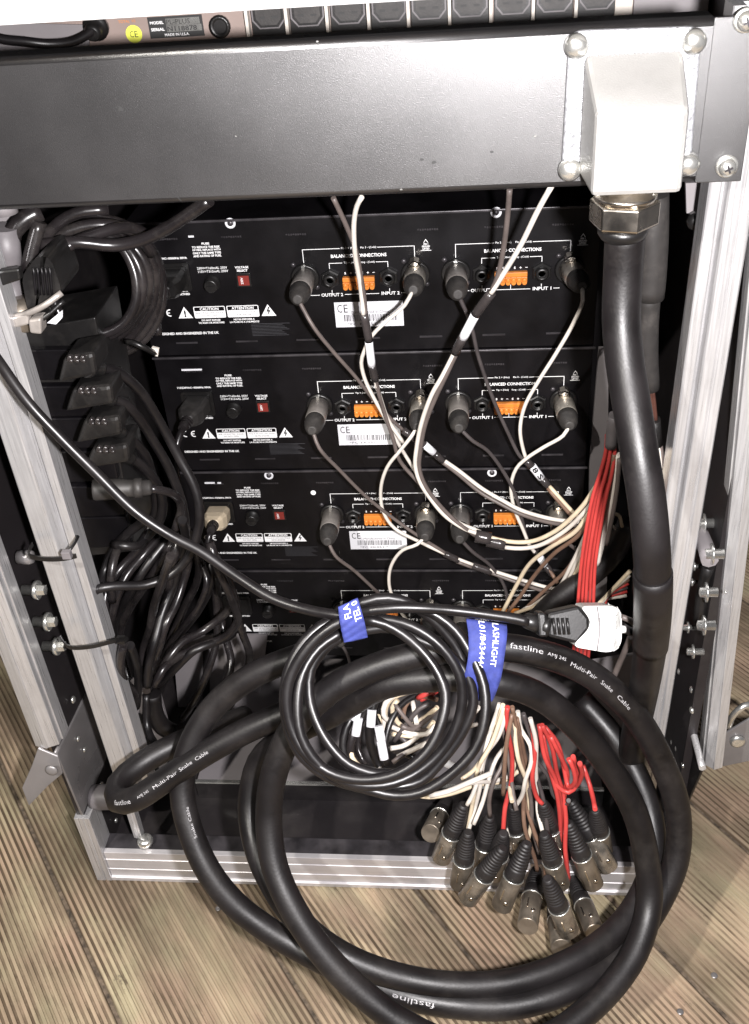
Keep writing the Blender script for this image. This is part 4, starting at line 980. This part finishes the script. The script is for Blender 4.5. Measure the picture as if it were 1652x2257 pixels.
build('barrel', MB().lathe(P(206,1080,Y=-222), P(340,1074,Y=-212)-P(206,1080,Y=-222), [(0,8),(2,8.6),(20,8.2),(28,7),(32,7),(32,8),(38,8),(38.2,6.4),(44,6.2),(46,4)], 22), M['bootg'], t)
build('lead', MB().tube(ppath([(330,1076,-212),(380,1088,-200),(400,1120,-185),(385,1170,-180)], 'Y', 5), 3.6, 12), M['bund'], t)

# big plug and fittings, upper left
t = thing('large_plug', P(90,640,Y=-215), 'large black moulded plug held by a clip at the upper left', 'mains plug')
build('plug_body', MB().prism(roundpoly([P(48,610,Y=-228), P(82,563,Y=-228), P(112,568,Y=-228), P(138,645,Y=-228), P(96,688,Y=-228), P(62,690,Y=-228)], 6), (0,40,0)), M['plast'], t, bevel=3)
for i in range(5): build('grip_rib', MB().tube(Path([P(74+i*9,590,Y=-230), P(80+i*9,650,Y=-230)], 4), .9, 6), M['panel'], t)
build('wire_clip', MB().tube(ppath([(20,700,-236),(58,692,-238),(100,672,-238),(137,645,-232)], 'Y', 4), 2.2, 8), M['shellg'], t)
build('wire_clip', MB().tube(ppath([(62,712,-236),(92,704,-236),(142,662,-228)], 'Y', 4), 1.8, 8), M['plast'], t)
t = thing('cable_clamp', P(30,700,Y=-225), 'tarnished metal cable clamp crossing the left edge under the large plug', 'clamp')
build('clamp_bar', MB().prism([P(-20,712,Y=-240), P(62,690,Y=-240), P(64,716,Y=-240), P(-20,738,Y=-240)], (0,7,0)), M['shellg'], t, bevel=1.5)
build('clamp_block', MB().prism([P(62,706,Y=-242), P(90,702,Y=-242), P(92,738,Y=-242), P(66,735,Y=-242)], (0,12,0)), M['shellg'], t, bevel=1.5)
build('clamp_bar', MB().prism([P(-20,600,Y=-240), P(42,592,Y=-240), P(46,618,Y=-240), P(-20,640,Y=-240)], (0,7,0)), M['plast'], t, bevel=1.5)
t = thing('connector_stack', P(20,600,Y=-205), 'dull grey metal connector body at the left edge beside the large plug', 'connector')
build('post', MB().lathe(P(8,500,Y=-208), P(38,700,Y=-208)-P(8,500,Y=-208), [(0,10),(30,9),(31,6.5),(50,6.5),(51,9),(66,11),(70,9)], 20), M['shrink'], t)
build('post_cap', MB().lathe(P(40,655,Y=-216), (0,-.2,-1), [(0,8),(4,13),(14,14),(22,13),(24,8)], 22), M['shell'], t)
build('post_cap', MB().lathe(P(12,470,Y=-208), (0,0,1), [(0,9),(8,9),(10,7)], 18), M['grey'], t)
build('back_plate', MB().prism([P(-20,470,Y=-190), P(34,470,Y=-190), P(40,545,Y=-190), P(-20,560,Y=-190)], (0,3,0)), M['grey'], t)
single('label_scrap', MB().prism([P(174,752,Y=-186), P(186,750,Y=-186), P(196,745,Y=-186), P(232,735,Y=-186), P(232,726,Y=-186)][:4][::-1], (0,1,0)) if False else MB().prism([P(124,715,Y=-205), P(138,700,Y=-205), P(138,684,Y=-205), P(104,712,Y=-205)], (0,1,0)), M['paper'], 'small torn scrap of white label below the large plug', 'label scrap')

# ------------------------------------------------------------------ hanging coil, upper left
hc = thing('hanging_coil', P(270,620,Y=-120), 'coil of grey-black cable hanging upper left in front of the topmost processor', 'cable coil')
for i, (rx, ry, cx_, cy_, Y) in enumerate([(92,112,210,628,-150),(104,122,208,628,-140),(120,130,206,630,-128),(134,140,208,632,-120),(150,146,206,634,-112),(160,152,204,636,-104)]):
    pts = []
    for k in range(0, 25):
        a = math.radians(-150 + k*14.4)
        wob = 1 + .03*math.sin(3*a+i)
        pts.append((cx_ + rx*wob*math.cos(a), cy_ + ry*wob*math.sin(a), Y - 10*math.sin(a+i)))
    build('turn', MB().tube(ppath(pts, 'Y', 7), 4.0, 12), M['bund'], hc)
build('coil_tie', MB().tube(ppath([(278,752,-160),(296,756,-166),(318,766,-165),(344,780,-150)], 'Y', 3), 2.4, 4), M['plast'], hc)
build('tie_end', MB().prism([P(335,766,Y=-152), P(350,770,Y=-152), P(348,786,Y=-152), P(334,782,Y=-152)], (0,3,0)), M['wired'], hc)
hl = [
 ('thick grey-black cable rising from the coil to the blank panel, catching the light', [(80,540,-190),(130,537,-190),(176,534,-188),(251,541,-180),(314,529,-178),(377,498,-180),(420,470,-185),(462,440,-190)], 4.6, 'bund'),
 ('dark cable arching above the hanging coil', [(92,560,-170),(130,520,-170),(180,500,-165),(240,496,-160),(300,512,-150),(338,560,-140)], 4.4, 'bund'),
 ('upper dark cable leaving the coil under the blank panel', [(85,545,-180),(115,505,-180),(150,478,-178),(190,465,-175),(240,462,-170)], 4.2, 'bund'),
 ('dark cable at the left joining the large plug', [(108,585,-200),(128,560,-195),(155,540,-190),(200,520,-180),(280,500,-160),(330,520,-140)], 4.2, 'bund'),
 ('short thick dark cable stub beside the left connector', [(20,560,-205),(30,510,-205),(60,480,-200),(90,466,-195)], 6.5, 'bund'),
 ('straight dark strut leaning behind the large plug', [(88,488,-200),(72,545,-205),(60,600,-210)], 5.0, 'bund'),
]
for lab, pts, r, m in hl:
    single('dark_cable', MB().tube(ppath(pts, 'Y', 6), r, 14), M[m], lab, 'cable', 'cables around the hanging coil')

# ------------------------------------------------------------------ bundles of black leads on the left
cB = lambda x, y: (.3592*x, 1009+.3592*y)
bun = [
 [(900,380),(780,470),(700,560),(640,700),(620,800),(590,950),(600,1100),(640,1250),(700,1400)],
 [(930,420),(850,560),(740,680),(660,800),(640,950),(650,1100),(680,1250),(740,1390)],
 [(1000,460),(880,600),(780,720),(720,850),(680,1000),(650,1150),(660,1300),(760,1450)],
 [(1030,500),(920,640),(840,760),(760,900),(705,1020),(710,1150),(740,1300),(790,1440)],
 [(1060,520),(960,680),(880,800),(800,920),(740,1060),(740,1180),(780,1320),(820,1460)],
 [(1050,600),(1000,750),(950,900),(920,1050),(880,1200),(900,1350),(900,1430)],
 [(1120,380),(1140,500),(1100,640),(1060,800),(1000,950),(960,1100),(920,1250),(905,1400)],
 [(1140,430),(1165,600),(1130,750),(1080,900),(1020,1020),(980,1150),(930,1300),(915,1420)],
 [(1120,420),(1190,540),(1240,640),(1270,760),(1225,900),(1120,1040),(1020,1180),(960,1330),(930,1450)],
 [(1180,450),(1260,580),(1300,690),(1290,800),(1230,930),(1130,1060),(1040,1160),(980,1280),(940,1400)],
 [(1290,520),(1340,680),(1400,810),(1440,910),(1460,1000),(1380,1100),(1220,1160),(1080,1230),(1000,1300),(950,1400)],
 [(1300,560),(1360,680),(1420,790),(1430,880),(1380,960),(1250,1060),(1120,1130),(1030,1240),(960,1360)],
 [(1310,600),(1390,760),(1450,880),(1450,990),(1430,1080),(1330,1130),(1200,1180),(1090,1280),(980,1400)],
 [(1320,700),(1340,860),(1360,1000),(1390,1120),(1420,1250),(1400,1350),(1310,1450),(1240,1560)],
 [(1310,720),(1330,900),(1330,1120),(1280,1300),(1200,1480),(1120,1600)],
 [(900,1450),(905,1650),(950,1750),(1020,1800)],
 [(1380,760),(1430,900),(1490,1080),(1530,1200),(1500,1340),(1440,1480),(1360,1600)],
 [(760,1150),(740,1250),(760,1360),(830,1450),(835,1530)],
 [(800,1150),(840,1260),(850,1380),(840,1520)],
 [(720,1140),(720,1250),(740,1380),(760,1470)],
 [(870,350),(790,430),(740,520),(700,620),(680,760),(690,880)],
 [(960,430),(900,470),(850,540),(760,540),(700,530)],
 [(1080,420),(1090,530),(1060,640),(1040,800),(1050,900),(1020,1000),(960,1120)],
 [(1130,400),(1190,520),(1220,640),(1210,760),(1140,900),(1080,1040),(1000,1220)],
]
words = ['outermost left','second from left','third from left','fourth from left','fifth from left','sixth from left','seventh from left','eighth from left',
 'thin glossy one arching through','next glossy one arching through','broad arching one at the right of','upper arching one at the right of','lower arching one at the right of',
 'one falling behind the thick loop from','inner one falling behind the thick loop from','one curving beside the bolts under','right-hand one dropping from','short left strand under the tie of','short right strand under the tie of','short middle strand under the tie of',
 'upper left one entering','flat one crossing the top of','straight middle one inside','dusty middle one inside']
for i, st in enumerate(bun):
    n = len(st); base = -210 + (i % 5)*14 + (0 if i < 8 else 20)
    if i in (17,18,19): base = -222
    if i in (13,14,16): base = -130
    pts = [(*cB(x, y), base + 22*math.sin(j*.8+i)) for j, (x, y) in enumerate(st)]
    single('black_lead', MB().tube(ppath(pts, 'Y', 6), 3.9 if i not in (8,9) else 3.0, 12), M['bund' if i % 3 else 'cord'], '%s the black lead bundle at the left' % words[i], 'cable', 'black lead bundle behind the left rail')
pts = [(*cB(x, y), -170) for x, y in [(935,1440),(950,1560),(1000,1650),(1080,1690),(1120,1680)]]
single('black_lead', MB().tube(ppath(pts, 'Y', 6), 9, 16), M['rubber'], 'thick dark stub at the foot of the black lead bundle', 'cable')
# cable ties on the left rail
for nm, pts, lab in (('upper',[(72,1200,-255),(62,1222,-262),(90,1232,-266),(140,1232,-266),(168,1226,-262)],'black cable tie round the left rail with a square grey head'),
                     ('lower',[(140,1412,-262),(134,1406,-262),(150,1426,-268),(200,1426,-268),(250,1414,-262),(282,1408,-245)],'black cable tie looped loosely round the left rail lower down')):
    t = thing('cable_tie', P(*pts[2][:2], Y=pts[2][2]), lab, 'cable tie', 'ties on the left rail')
    p_ = ppath(pts, 'Y', 3); mb = MB()
    for i in range(len(p_.pts)):
        T = p_.fr[i][0]; mb.v += [p_.pts[i]+V((0,0,2.1)), p_.pts[i]-V((0,0,2.1)), p_.pts[i]-V((0,0,2.1))+V((0,1.2,0)), p_.pts[i]+V((0,0,2.1))+V((0,1.2,0))]
    for i in range(len(p_.pts)-1):
        for j in range(4): mb.face((i*4+j, i*4+(j+1) % 4, (i+1)*4+(j+1) % 4, (i+1)*4+j))
    build('strap', mb, M['plast'], t)
    hx, hy = (148,1222) if nm == 'upper' else (268,1410)
    c = P(hx, hy, Y=-268 if nm == 'upper' else -248)
    build('head', MB().obox(c, (3.6,0,0), (0,2.5,0), (0,0,3.4)), M['shrink' if nm == 'upper' else 'plast'], t, bevel=.6)
    if nm == 'upper': build('tail', MB().tube(ppath([(152,1215,-266),(164,1198,-258),(172,1182,-250)], 'Y', 3), 1.5, 6), M['plast'], t)

# ------------------------------------------------------------------ long thin mains lead with its own coil, plug and white coupler
cA = lambda x, y: (593+.3951*x, 1305.5+.3951*y)
lead = thing('coiled_mains_lead', P(850,1560,d=690), 'thin black mains lead from the left edge, coiled and bound by the small blue strap', 'mains lead')
RL = 3.75
seg = [(-25,765,655),(0,800,665),(60,884,680),(130,960,690),(210,1040,700),(300,1128,710),(380,1182,715),(440,1213,716),(520,1268,715),(600,1318,710),(670,1342,704),(745,1356,694),(800,1360,690)]
build('incoming_lead', MB().tube(ppath(seg, 'd', 6), RL, 16), M['cord'], lead)
rings = [
 ([(530,150),(650,178),(790,265),(920,410),(985,560),(968,710),(880,890),(720,1010),(520,1045),(330,1000),(190,880),(110,700),(112,500),(225,300),(360,185),(430,150)], 692),
 ([(560,90),(750,75),(900,110),(1040,210),(1130,350),(1200,520),(1205,700),(1150,870),(1010,1020),(850,1115),(700,1132),(540,1095),(330,1030),(160,880),(90,660),(105,450),(200,270),(330,165),(440,150)], 704),
 ([(500,160),(640,150),(800,190),(960,300),(1060,450),(1080,600),(1040,760),(950,900),(800,1020),(640,1075),(450,1062),(280,960),(180,800),(160,620),(190,450),(280,310),(420,215)], 700),
 ([(500,215),(680,200),(850,270),(1000,340),(1110,470),(1140,620),(1080,780),(980,920),(850,1050),(700,1085),(520,1060)], 712),
 ([(440,230),(330,300),(235,430),(225,570),(262,710),(340,850),(450,960),(600,1012),(700,1010)], 704),
 ([(470,80),(600,35),(730,40),(860,110),(980,220),(1060,330),(1090,420)], 714),
]
for pts, d in rings:
    n = len(pts); pp = [(*cA(x, y), d + 5*math.sin(i*.7 + d)) for i, (x, y) in enumerate(pts)]
    build('turn', MB().tube(ppath(pp, 'd', 6), RL, 16), M['cord'], lead)
pp = [(*cA(x, y), d) for x, y, d in [(480,115,694),(560,102,690),(700,86,688),(850,88,688),(1000,98,690),(1130,112,690),(1250,128,690),(1380,148,690),(1450,166,690)]]
build('outgoing_lead', MB().tube(ppath(pp, 'd', 6), RL, 16), M['cord'], lead)
def P7(x, y, d): return P(890+.4612*x, 949+.4612*y, d=d)
d0 = 692
build('strain_relief', MB().lathe(P7(575,905,d0), P7(650,925,d0)-P7(575,905,d0), [(0,4.4),(1,5.2),(9,6.5),(10,5.2),(12,5.2),(13,7),(18,7.6)], 16), M['plast'], lead)
def slab(pts, depth, d): 
    fr = [P7(x, y, d) for x, y in pts]; n = (fr[1]-fr[0]).cross(fr[2]-fr[0]).normalized()
    if n.dot(CAM-fr[0]) > 0: n = -n
    return fr, n*depth
fr, ex = slab([(640,870),(682,872),(690,985),(650,988)], 18, 686); build('grip_end', MB().prism(fr, ex), M['plast'], lead, bevel=1.5)
fr, ex = slab([(688,872),(840,838),(888,895),(890,945),(830,1020),(690,985)], 18, 688); build('plug_body', MB().prism(fr, ex), M['plast'], lead, bevel=2.2)
for i in range(4):
    x = 715+i*22; build('grip_rib', MB().tube(Path([P7(x, 895, 685.5), P7(x+10, 975, 685.5)], 4), 1.0, 6), M['plast'], lead)
cp = thing('white_coupler', P(1320,1388,d=692), 'white plastic coupler on the end of the thin black mains lead', 'connector')
pts = roundpoly([P7(835,838,690), P7(1015,836,690), P7(1040,880,690), P7(1038,1030,690), P7(985,1062,690), P7(800,1030,690), P7(893,938,690), P7(888,890,690)], 6, 4)
n = (pts[8]-pts[0]).cross(pts[20]-pts[0]).normalized(); n = -n if n.dot(CAM-pts[0]) > 0 else n
build('coupler_body', MB().prism([q-n*2 for q in pts], n*26), M['whitep'], cp, bevel=4.5)
build('seam', MB().tube(Path([P7(925,842,687.6), P7(938,940,687.6), P7(925,1052,687.6)], 4), .55, 6), M['shrink'], cp)
for y_ in (890,915,940,965,990): build('grip_rib', MB().tube(Path([P7(975,y_,687.4), P7(1015,y_,687.6)], 4), .9, 8), M['whitep'], cp)
build('latch_pin', MB().lathe(P7(1040,950,698), P7(1060,950,698)-P7(1040,950,698), [(0,3),(3,2.6)], 10), M['whitep'], cp)
single('dark_cable', MB().tube(Path([P7(1040,935,712), P7(1080,958,716), P7(1120,965,720)], 4), 3.2, 10), M['cord'], 'short dark lead leaving the white coupler to the right', 'cable')
single('grey_wire', MB().tube(Path([P7(1040,890,720), P7(1090,910,722), P7(1105,930,725)], 4), 2.2, 8), M['wireg'], 'short grey wire above the lead right of the white coupler', 'wire')
single('grey_wire', MB().tube(Path([P7(1085,985,740), P7(1050,1070,760), P7(1020,1140,780), P7(1000,1190,790)], 4), 2.4, 8), M['wireg'], 'grey wire curving down below the white coupler', 'wire')

# blue straps
def strap(name, label, pts, d, lines):
    t = thing(name, P(*pts[0], d=d[0]), label, 'strap', 'blue hook-and-loop straps')
    nu = len(pts)//2; L_ = [P(*pts[i], d=d[i % len(d)]) for i in range(nu)]; R_ = [P(*pts[-1-i], d=d[i % len(d)]) for i in range(nu)]
    pl, pr = Path(L_, 3), Path(R_, 3); n = 24; mb = MB(); m = 8
    def pt(u, v):
        a, _ = pl.at(v*pl.L[-1]); b, _ = pr.at(v*pr.L[-1]); return a.lerp(b, u)
    rnd = random.Random(3)
    for j in range(n+1):
        for i in range(m+1):
            p_ = pt(i/m, j/n); mb.v.append(p_ + (CAM-p_).normalized()*(.5*math.sin(j*1.3+i*.9)))
    f0 = []
    for j in range(n):
        for i in range(m): mb.face((j*(m+1)+i, j*(m+1)+i+1, (j+1)*(m+1)+i+1, (j+1)*(m+1)+i), True)
    o = build('webbing', mb, M['blue'], t)
    so = o.modifiers.new('thickness', 'SOLIDIFY'); so.thickness = .0018; so.offset = 0
    tx = MB()
    for s, u, v0, v1, h in lines:
        vs, fs = text_geo(s, .0); w_ = (pt(1,.5)-pt(0,.5)).length
        mp_ = []
        for a, b in vs:
            q_ = pt(u - (.5-b)*-h if False else u + (b-.5)*h, v0 + (v1-v0)*a); mp_.append(q_ + (CAM-q_).normalized()*1.9)
        tx.add(mp_, fs)
    build('strap_print', tx, M['white'], t)
    return t
strap('small_strap', 'small blue strap with white lettering binding the thin coil at its upper left', [(746,1338),(750,1372),(759,1416),(811,1404),(802,1362),(789,1318)], [676,676,684],
      [('FLA', .38, .36, .03, -.30), ('TEL 0', .78, .50, .03, -.28)])
strap('wide_strap', 'wide blue strap with vertical white lettering round the thick cable loops', [(1028,1364),(1033,1400),(1032,1450),(1022,1500),(1018,1540),(1086,1545),(1104,1495),(1113,1440),(1118,1400),(1117,1378)], [706,700,700,706,716],
      [('LASHLIGHT', .72, .0, .52, .16), ('L01/8434444', .38, .0, .55, .15)])

# ------------------------------------------------------------------ loose wires, tags and plugs below the coil
cC = lambda x, y: (831+.4972*x, 1543+.4972*y)
fan = [
 ([(560,20),(520,140),(480,240),(430,310),(380,350)], 'wiret'), ([(545,15),(495,170),(455,330),(425,420),(400,465)], 'wired'),
 ([(565,30),(510,190),(450,300),(430,430),(403,580)], 'wiret'), ([(575,60),(540,160),(480,250),(455,400),(405,585)], 'wired') ,
 ([(585,190),(530,260),(500,340),(470,450),(430,550)], 'wired'), ([(590,150),(560,280),(520,360),(500,430),(502,515)], 'wireg'),
 ([(600,60),(575,200),(565,330),(560,420)], 'wireb'), ([(600,30),(625,150),(640,240),(655,330),(650,470),(655,560),(700,700),(712,755)], 'wireb'),
 ([(625,50),(640,130),(680,200),(685,270),(660,350),(645,420),(600,500),(580,600),(567,685)], 'wired'),
 ([(610,60),(615,180),(630,270),(660,350),(675,450),(685,540),(668,630)], 'wiret'), ([(680,80),(705,180),(705,300),(710,420),(715,500),(738,595)], 'wired'),
 ([(620,80),(650,220),(670,330),(660,450),(690,560),(740,700),(750,800)], 'wireb'), ([(640,160),(600,330),(590,400),(600,450)], 'wiret'),
 ([(690,120),(700,240),(690,350),(715,440),(735,460)], 'red'), ([(580,30),(575,90),(590,180),(600,250),(595,370),(570,470),(560,590)], 'red'),
 ([(635,310),(560,360),(450,375),(330,415),(230,430),(150,415)], 'wiret'), ([(610,330),(520,360),(430,365),(330,395)], 'wired'),
 ([(720,110),(745,250),(795,360),(825,520),(830,650),(845,790)], 'red'), ([(732,110),(775,200),(800,330),(822,400),(838,520),(835,650),(848,800)], 'red'),
 ([(745,120),(800,190),(828,290),(850,385),(880,360),(870,300),(850,260)], 'red'), ([(728,130),(760,280),(800,380),(850,410),(890,370),(885,300),(870,250)], 'red'),
 ([(770,160),(820,260),(845,330),(832,420),(828,560),(840,700),(850,790)], 'red'), ([(740,180),(770,320),(815,390),(870,390),(910,330),(900,280)], 'red'),
 ([(915,290),(945,380),(960,440),(968,485)], 'red'), ([(735,150),(765,300),(800,420),(815,560),(815,700),(838,780)], 'red'),
 ([(700,260),(760,340),(790,430),(845,460),(850,445)], 'wirek'), ([(650,60),(690,190),(700,300),(740,450),(760,600),(775,700)], 'wirek'),
 ([(560,120),(590,300),(605,420),(620,490)], 'wireg'), ([(590,100),(640,300),(680,420),(690,560),(720,680)], 'wireg'),
]
col = dict(wiret='cream', wired='white', wireg='grey', wireb='brown', red='red', wirek='dark')
FANL = ['short cream wire crossing the lower right edge of the thin coil', 'white wire running to the second loose plug from the left', 'cream wire running to the upright loose plug over the sill', 'white wire beside the cream one above the upright loose plug', 'off-white wire ending just right of the upright loose plug', 'grey wire into the loose plug behind the gap of the left pair', 'short brown wire straight above the lone red wire left of centre', 'brown wire into the loose plug hanging straight down in the middle', 'white wire with a sharp bend into the plug lying steeply left', 'cream wire into the loose plug with the bright ring', 'bright white wire ending just left of the hanging red wires', 'brown wire into the loose plug with the engraved shell', 'short cream wire ending above the dark plug at the back', 'single red wire into the upper loose plug under the red loops', 'lone red wire left of centre into a half hidden plug', 'long cream wire curving left under the thin coil', 'white wire lying just above the long cream one under the coil', 'leftmost of the long hanging red wires', 'second of the long hanging red wires, close beside the leftmost', 'red wire turning back up on the inside of the red loop', 'red wire in the lowest turn of the red loop', 'red wire bulging right before dropping to the lowest red end', 'widest red loop, turning back up beside the thick cable', 'red wire into the short plug high at the right', 'innermost long red wire next to the brown wires', 'dark wire passing under the red loops', 'dark wire dropping right of centre towards the engraved plug', 'grey wire into the dark plug at the back', 'grey wire just left of the straight hanging middle plug']
pos = ['first','second','third','fourth','fifth','sixth','seventh','eighth','ninth','tenth','eleventh']
cnt = {}
for i, (st, m) in enumerate(fan):
    cnt[m] = cnt.get(m, 0) + 1; n = len(st)
    pts = []
    for j, (x, y) in enumerate(st):
        X_, Y_ = cC(x, y); pts.append((X_, Y_, -262 - 26*min(1, j/(n-1)) + 6*math.sin(i*1.7+j)))
    lab = FANL[i]
    single('loose_wire', MB().tube(ppath(pts, 'Y', 5), 1.95 if m != 'red' else 2.1, 10), M[m], lab, 'wire', 'wires fanning down to the loose plugs')
# loose XLR plugs : boot end -> shell tip, photo positions and heights
loose = [
 ((318,440),(238,592),-236,-262,'leftmost loose plug, half hidden behind its neighbour'),
 ((388,462),(285,700),-262,-284,'second loose plug from the left, tilted'),
 ((406,585),(368,815),-276,-300,'loose plug standing upright over the case sill, black band and pale ring'),
 ((502,515),(462,745),-262,-284,'loose plug behind the gap between the left pair'),
 ((560,655),(402,880),-284,-318,'loose plug lying steeply to the left across the sill'),
 ((668,632),(552,915),-288,-322,'loose plug with bright ring just right of the steep one'),
 ((708,748),(668,1005),-296,-338,'loose plug hanging straight down in the middle of the cluster'),
 ((756,790),(850,1022),-304,-340,'loose plug with engraved shell crossing the lowest one'),
 ((782,860),(818,1100),-300,-346,'lowest loose plug, its shell touching the deck'),
 ((868,790),(968,1032),-286,-326,'loose plug pointing down right beside the thick loop'),
 ((736,455),(800,660),-250,-272,'upper loose plug under the red wires'),
 ((742,592),(812,815),-272,-296,'loose plug directly left of the hanging red wires'),
 ((848,540),(962,818),-262,-292,'loose plug second from the right with long bright shell'),
 ((858,445),(1030,745),-250,-276,'rightmost long loose plug with clean pale shell'),
 ((968,485),(1002,665),-240,-256,'short loose plug high at the right, hanging by one red wire'),
 ((562,590),(518,770),-268,-288,'loose plug on a red wire behind the middle pair'),
 ((604,470),(622,650),-246,-266,'dark loose plug at the back of the cluster'),
]
for i, (a, b, ya, yb, lab) in enumerate(loose):
    B = P(*cC(*b), Y=yb)
    if B.z < 10.5: B = P(*cC(*b), Z=10.5)
    A0 = P(*cC(*a), Y=ya); r_ = (A0-CAM).normalized(); m_ = B-CAM; tm = m_.dot(r_); h2 = m_.length_squared - tm*tm; L_ = 80 - (i % 3)*2
    dq = math.sqrt(max(L_*L_ - h2, 0)); cand = [CAM + r_*(tm-dq), CAM + r_*(tm+dq)]
    A = min(cand, key=lambda q: abs(q.y-ya))
    t = thing('loose_plug', B, 'black and metal ' + lab, 'audio plug', 'loose audio plugs')
    sh, bo = MB(), MB(); plug_axis(sh, bo, B, A, 9.5)
    build('plug_shell', sh, M[('shell','shell_worn','shell_dull')[i % 3]], t); build('plug_boot', bo, M['boot'], t)
    ax = (A-B).normalized(); Ls = (A-B).length*.48
    build('bright_ring', MB().lathe(B+ax*(Ls-1.4), ax, [(0,9.5),(.2,9.95),(1.2,9.95),(1.4,9.5)], 24), M['screw'], t)
    vd = (CAM-B); vd = (vd-ax*vd.dot(ax)).normalized(); sd = ax.cross(vd)
    build('key_slot', MB().lathe(B+ax*12+vd*9.0+sd*2.5, vd, [(0,2.2),(.9,2.0),(1.0,.4)], 12), M['nickel'], t)
    build('shell_rib', MB().obox(B+ax*(Ls*.55)+vd*9.3-sd*3, ax*6, vd*.55, sd*.7), M['nickel'], t, bevel=.3)

# tagged wires seen through the thin coil
tags = [((512,595),(478,715)), ((500,700),(484,800)), ((575,655),(568,750)), ((612,745),(628,830)), ((625,830),(645,932)), ((985,950),(1045,980))]
for i, (a, b) in enumerate(tags):
    d = 800
    pth = Path([P(*cA(*a), d=d), P(*cA(*b), d=d)], 3)
    t = single('tagged_wire_marker', MB().tube(pth, 3.7 if i < 5 else 3.2, 14), M['paper'], 'white marker sleeve %s seen through the thin coil' % ['highest at the left','second at the left','in the centre with a number','below the centre','lowest of the row','lone at lower right'][i], 'wire marker', 'white marker sleeves behind the thin coil')
tx = MB(); pth = Path([P(*cA(574,700), d=797), P(*cA(569,745), d=797)], 2)
inner = [
 ([(545,560),(510,600),(470,690),(430,760),(415,860),(440,940),(470,975)], 'cord', 3.6), ([(590,560),(560,620),(520,700),(470,800),(455,880),(490,950),(525,980)], 'bund', 3.4),
 ([(610,560),(580,650),(560,760),(570,860),(600,940),(625,985)], 'cord', 3.6), ([(650,560),(620,640),(600,720),(615,780)], 'bund', 3.0),
 ([(415,840),(425,900),(455,950),(470,970)], 'wired', 2.0), ([(455,860),(465,920),(500,965),(525,980)], 'wiret', 2.0), ([(560,800),(572,880),(600,950),(622,985)], 'wired', 2.0),
 ([(900,545),(800,548),(700,575),(650,620),(640,680),(670,715),(710,705)], 'wired', 2.2), ([(880,548),(780,556),(690,590),(655,640),(650,700),(665,780)], 'wiret', 2.0),
 ([(940,640),(880,690),(800,740),(740,745),(700,690),(690,640),(720,600)], 'wiret', 2.0), ([(935,660),(870,720),(800,765),(740,745)], 'wireg', 2.0),
 ([(930,740),(880,790),(800,790),(720,765),(660,738)], 'wired', 2.0), ([(920,720),(850,800),(760,800),(690,790)], 'wiret', 1.9),
 ([(860,780),(800,830),(740,860),(680,870)], 'wired', 2.0), ([(880,840),(800,880),(720,915)], 'wired', 2.0), ([(940,600),(860,580),(800,590),(760,640),(750,700)], 'wireb', 1.9),
 ([(800,600),(812,660),(825,735)], 'wired', 2.0), ([(620,600),(640,560),(690,548)], 'wireg', 2.0), ([(610,690),(620,740),(612,800),(630,860)], 'wiret', 2.0),
 ([(640,690),(645,740),(640,780)], 'wired', 2.0), ([(920,545),(870,570),(830,590)], 'red', 2.2), ([(935,550),(890,580),(845,600)], 'red', 2.2),
 ([(940,930),(860,980),(780,1025)], 'wired', 2.2), ([(1020,870),(960,960),(870,1020),(800,1060)], 'wiret', 2.0), ([(1170,640),(1130,690),(1080,750)], 'wired', 2.2), ([(1160,735),(1110,750),(1060,760)], 'wired', 1.8),
 ([(960,1040),(880,1070),(800,1075)], 'wiret', 2.4),
 ([(520,700),(505,780),(500,880),(540,960)], 'bund', 2.2), ([(560,640),(600,700),(640,820),(660,930)], 'cord', 2.2), ([(700,620),(760,700),(820,760),(900,770)], 'wireg', 1.8), ([(720,640),(700,740),(760,830),(860,850)], 'wirek', 2.2),
 ([(930,800),(850,860),(760,900),(690,950)], 'wireg', 2.0), ([(900,620),(840,650),(780,720),(700,830)], 'wirek', 2.0), ([(640,860),(720,880),(820,930),(880,990)], 'bund', 3.0), ([(860,560),(760,610),(690,700),(650,840),(660,960)], 'cord', 2.6), ([(1240,1010),(1120,1060),(1000,1110),(900,1135)], 'wired', 2.2),
]
for i, (st, m, r) in enumerate(inner):
    pts = [(*cA(x, y), 812 + 9*math.sin(i*2.1+j*.8)) for j, (x, y) in enumerate(st)]
    c_ = {'cord':'glossy black','bund':'dusty black'}.get(m, col.get(m, ''))
    mid = st[len(st)//2]
    lab = '%s wire inside the thin coil, %s, %s the white markers' % (c_, 'high' if mid[1] < 650 else ('mid height' if mid[1] < 800 else 'low'), 'left of' if mid[0] < 560 else ('beside' if mid[0] < 760 else 'right of'))
    cnt[lab] = cnt.get(lab, 0) + 1
    if cnt[lab] > 1: lab = ['', '', 'next ', 'third ', 'fourth '][min(cnt[lab], 4)] + lab
    single('tangled_wire', MB().tube(ppath(pts, 'd', 5), r, 10), M[m], lab, 'wire', 'tangled wires seen through the thin coil')

# tidy: drop helper keys
for o in bpy.data.objects:
    if '_org' in o: del o['_org']
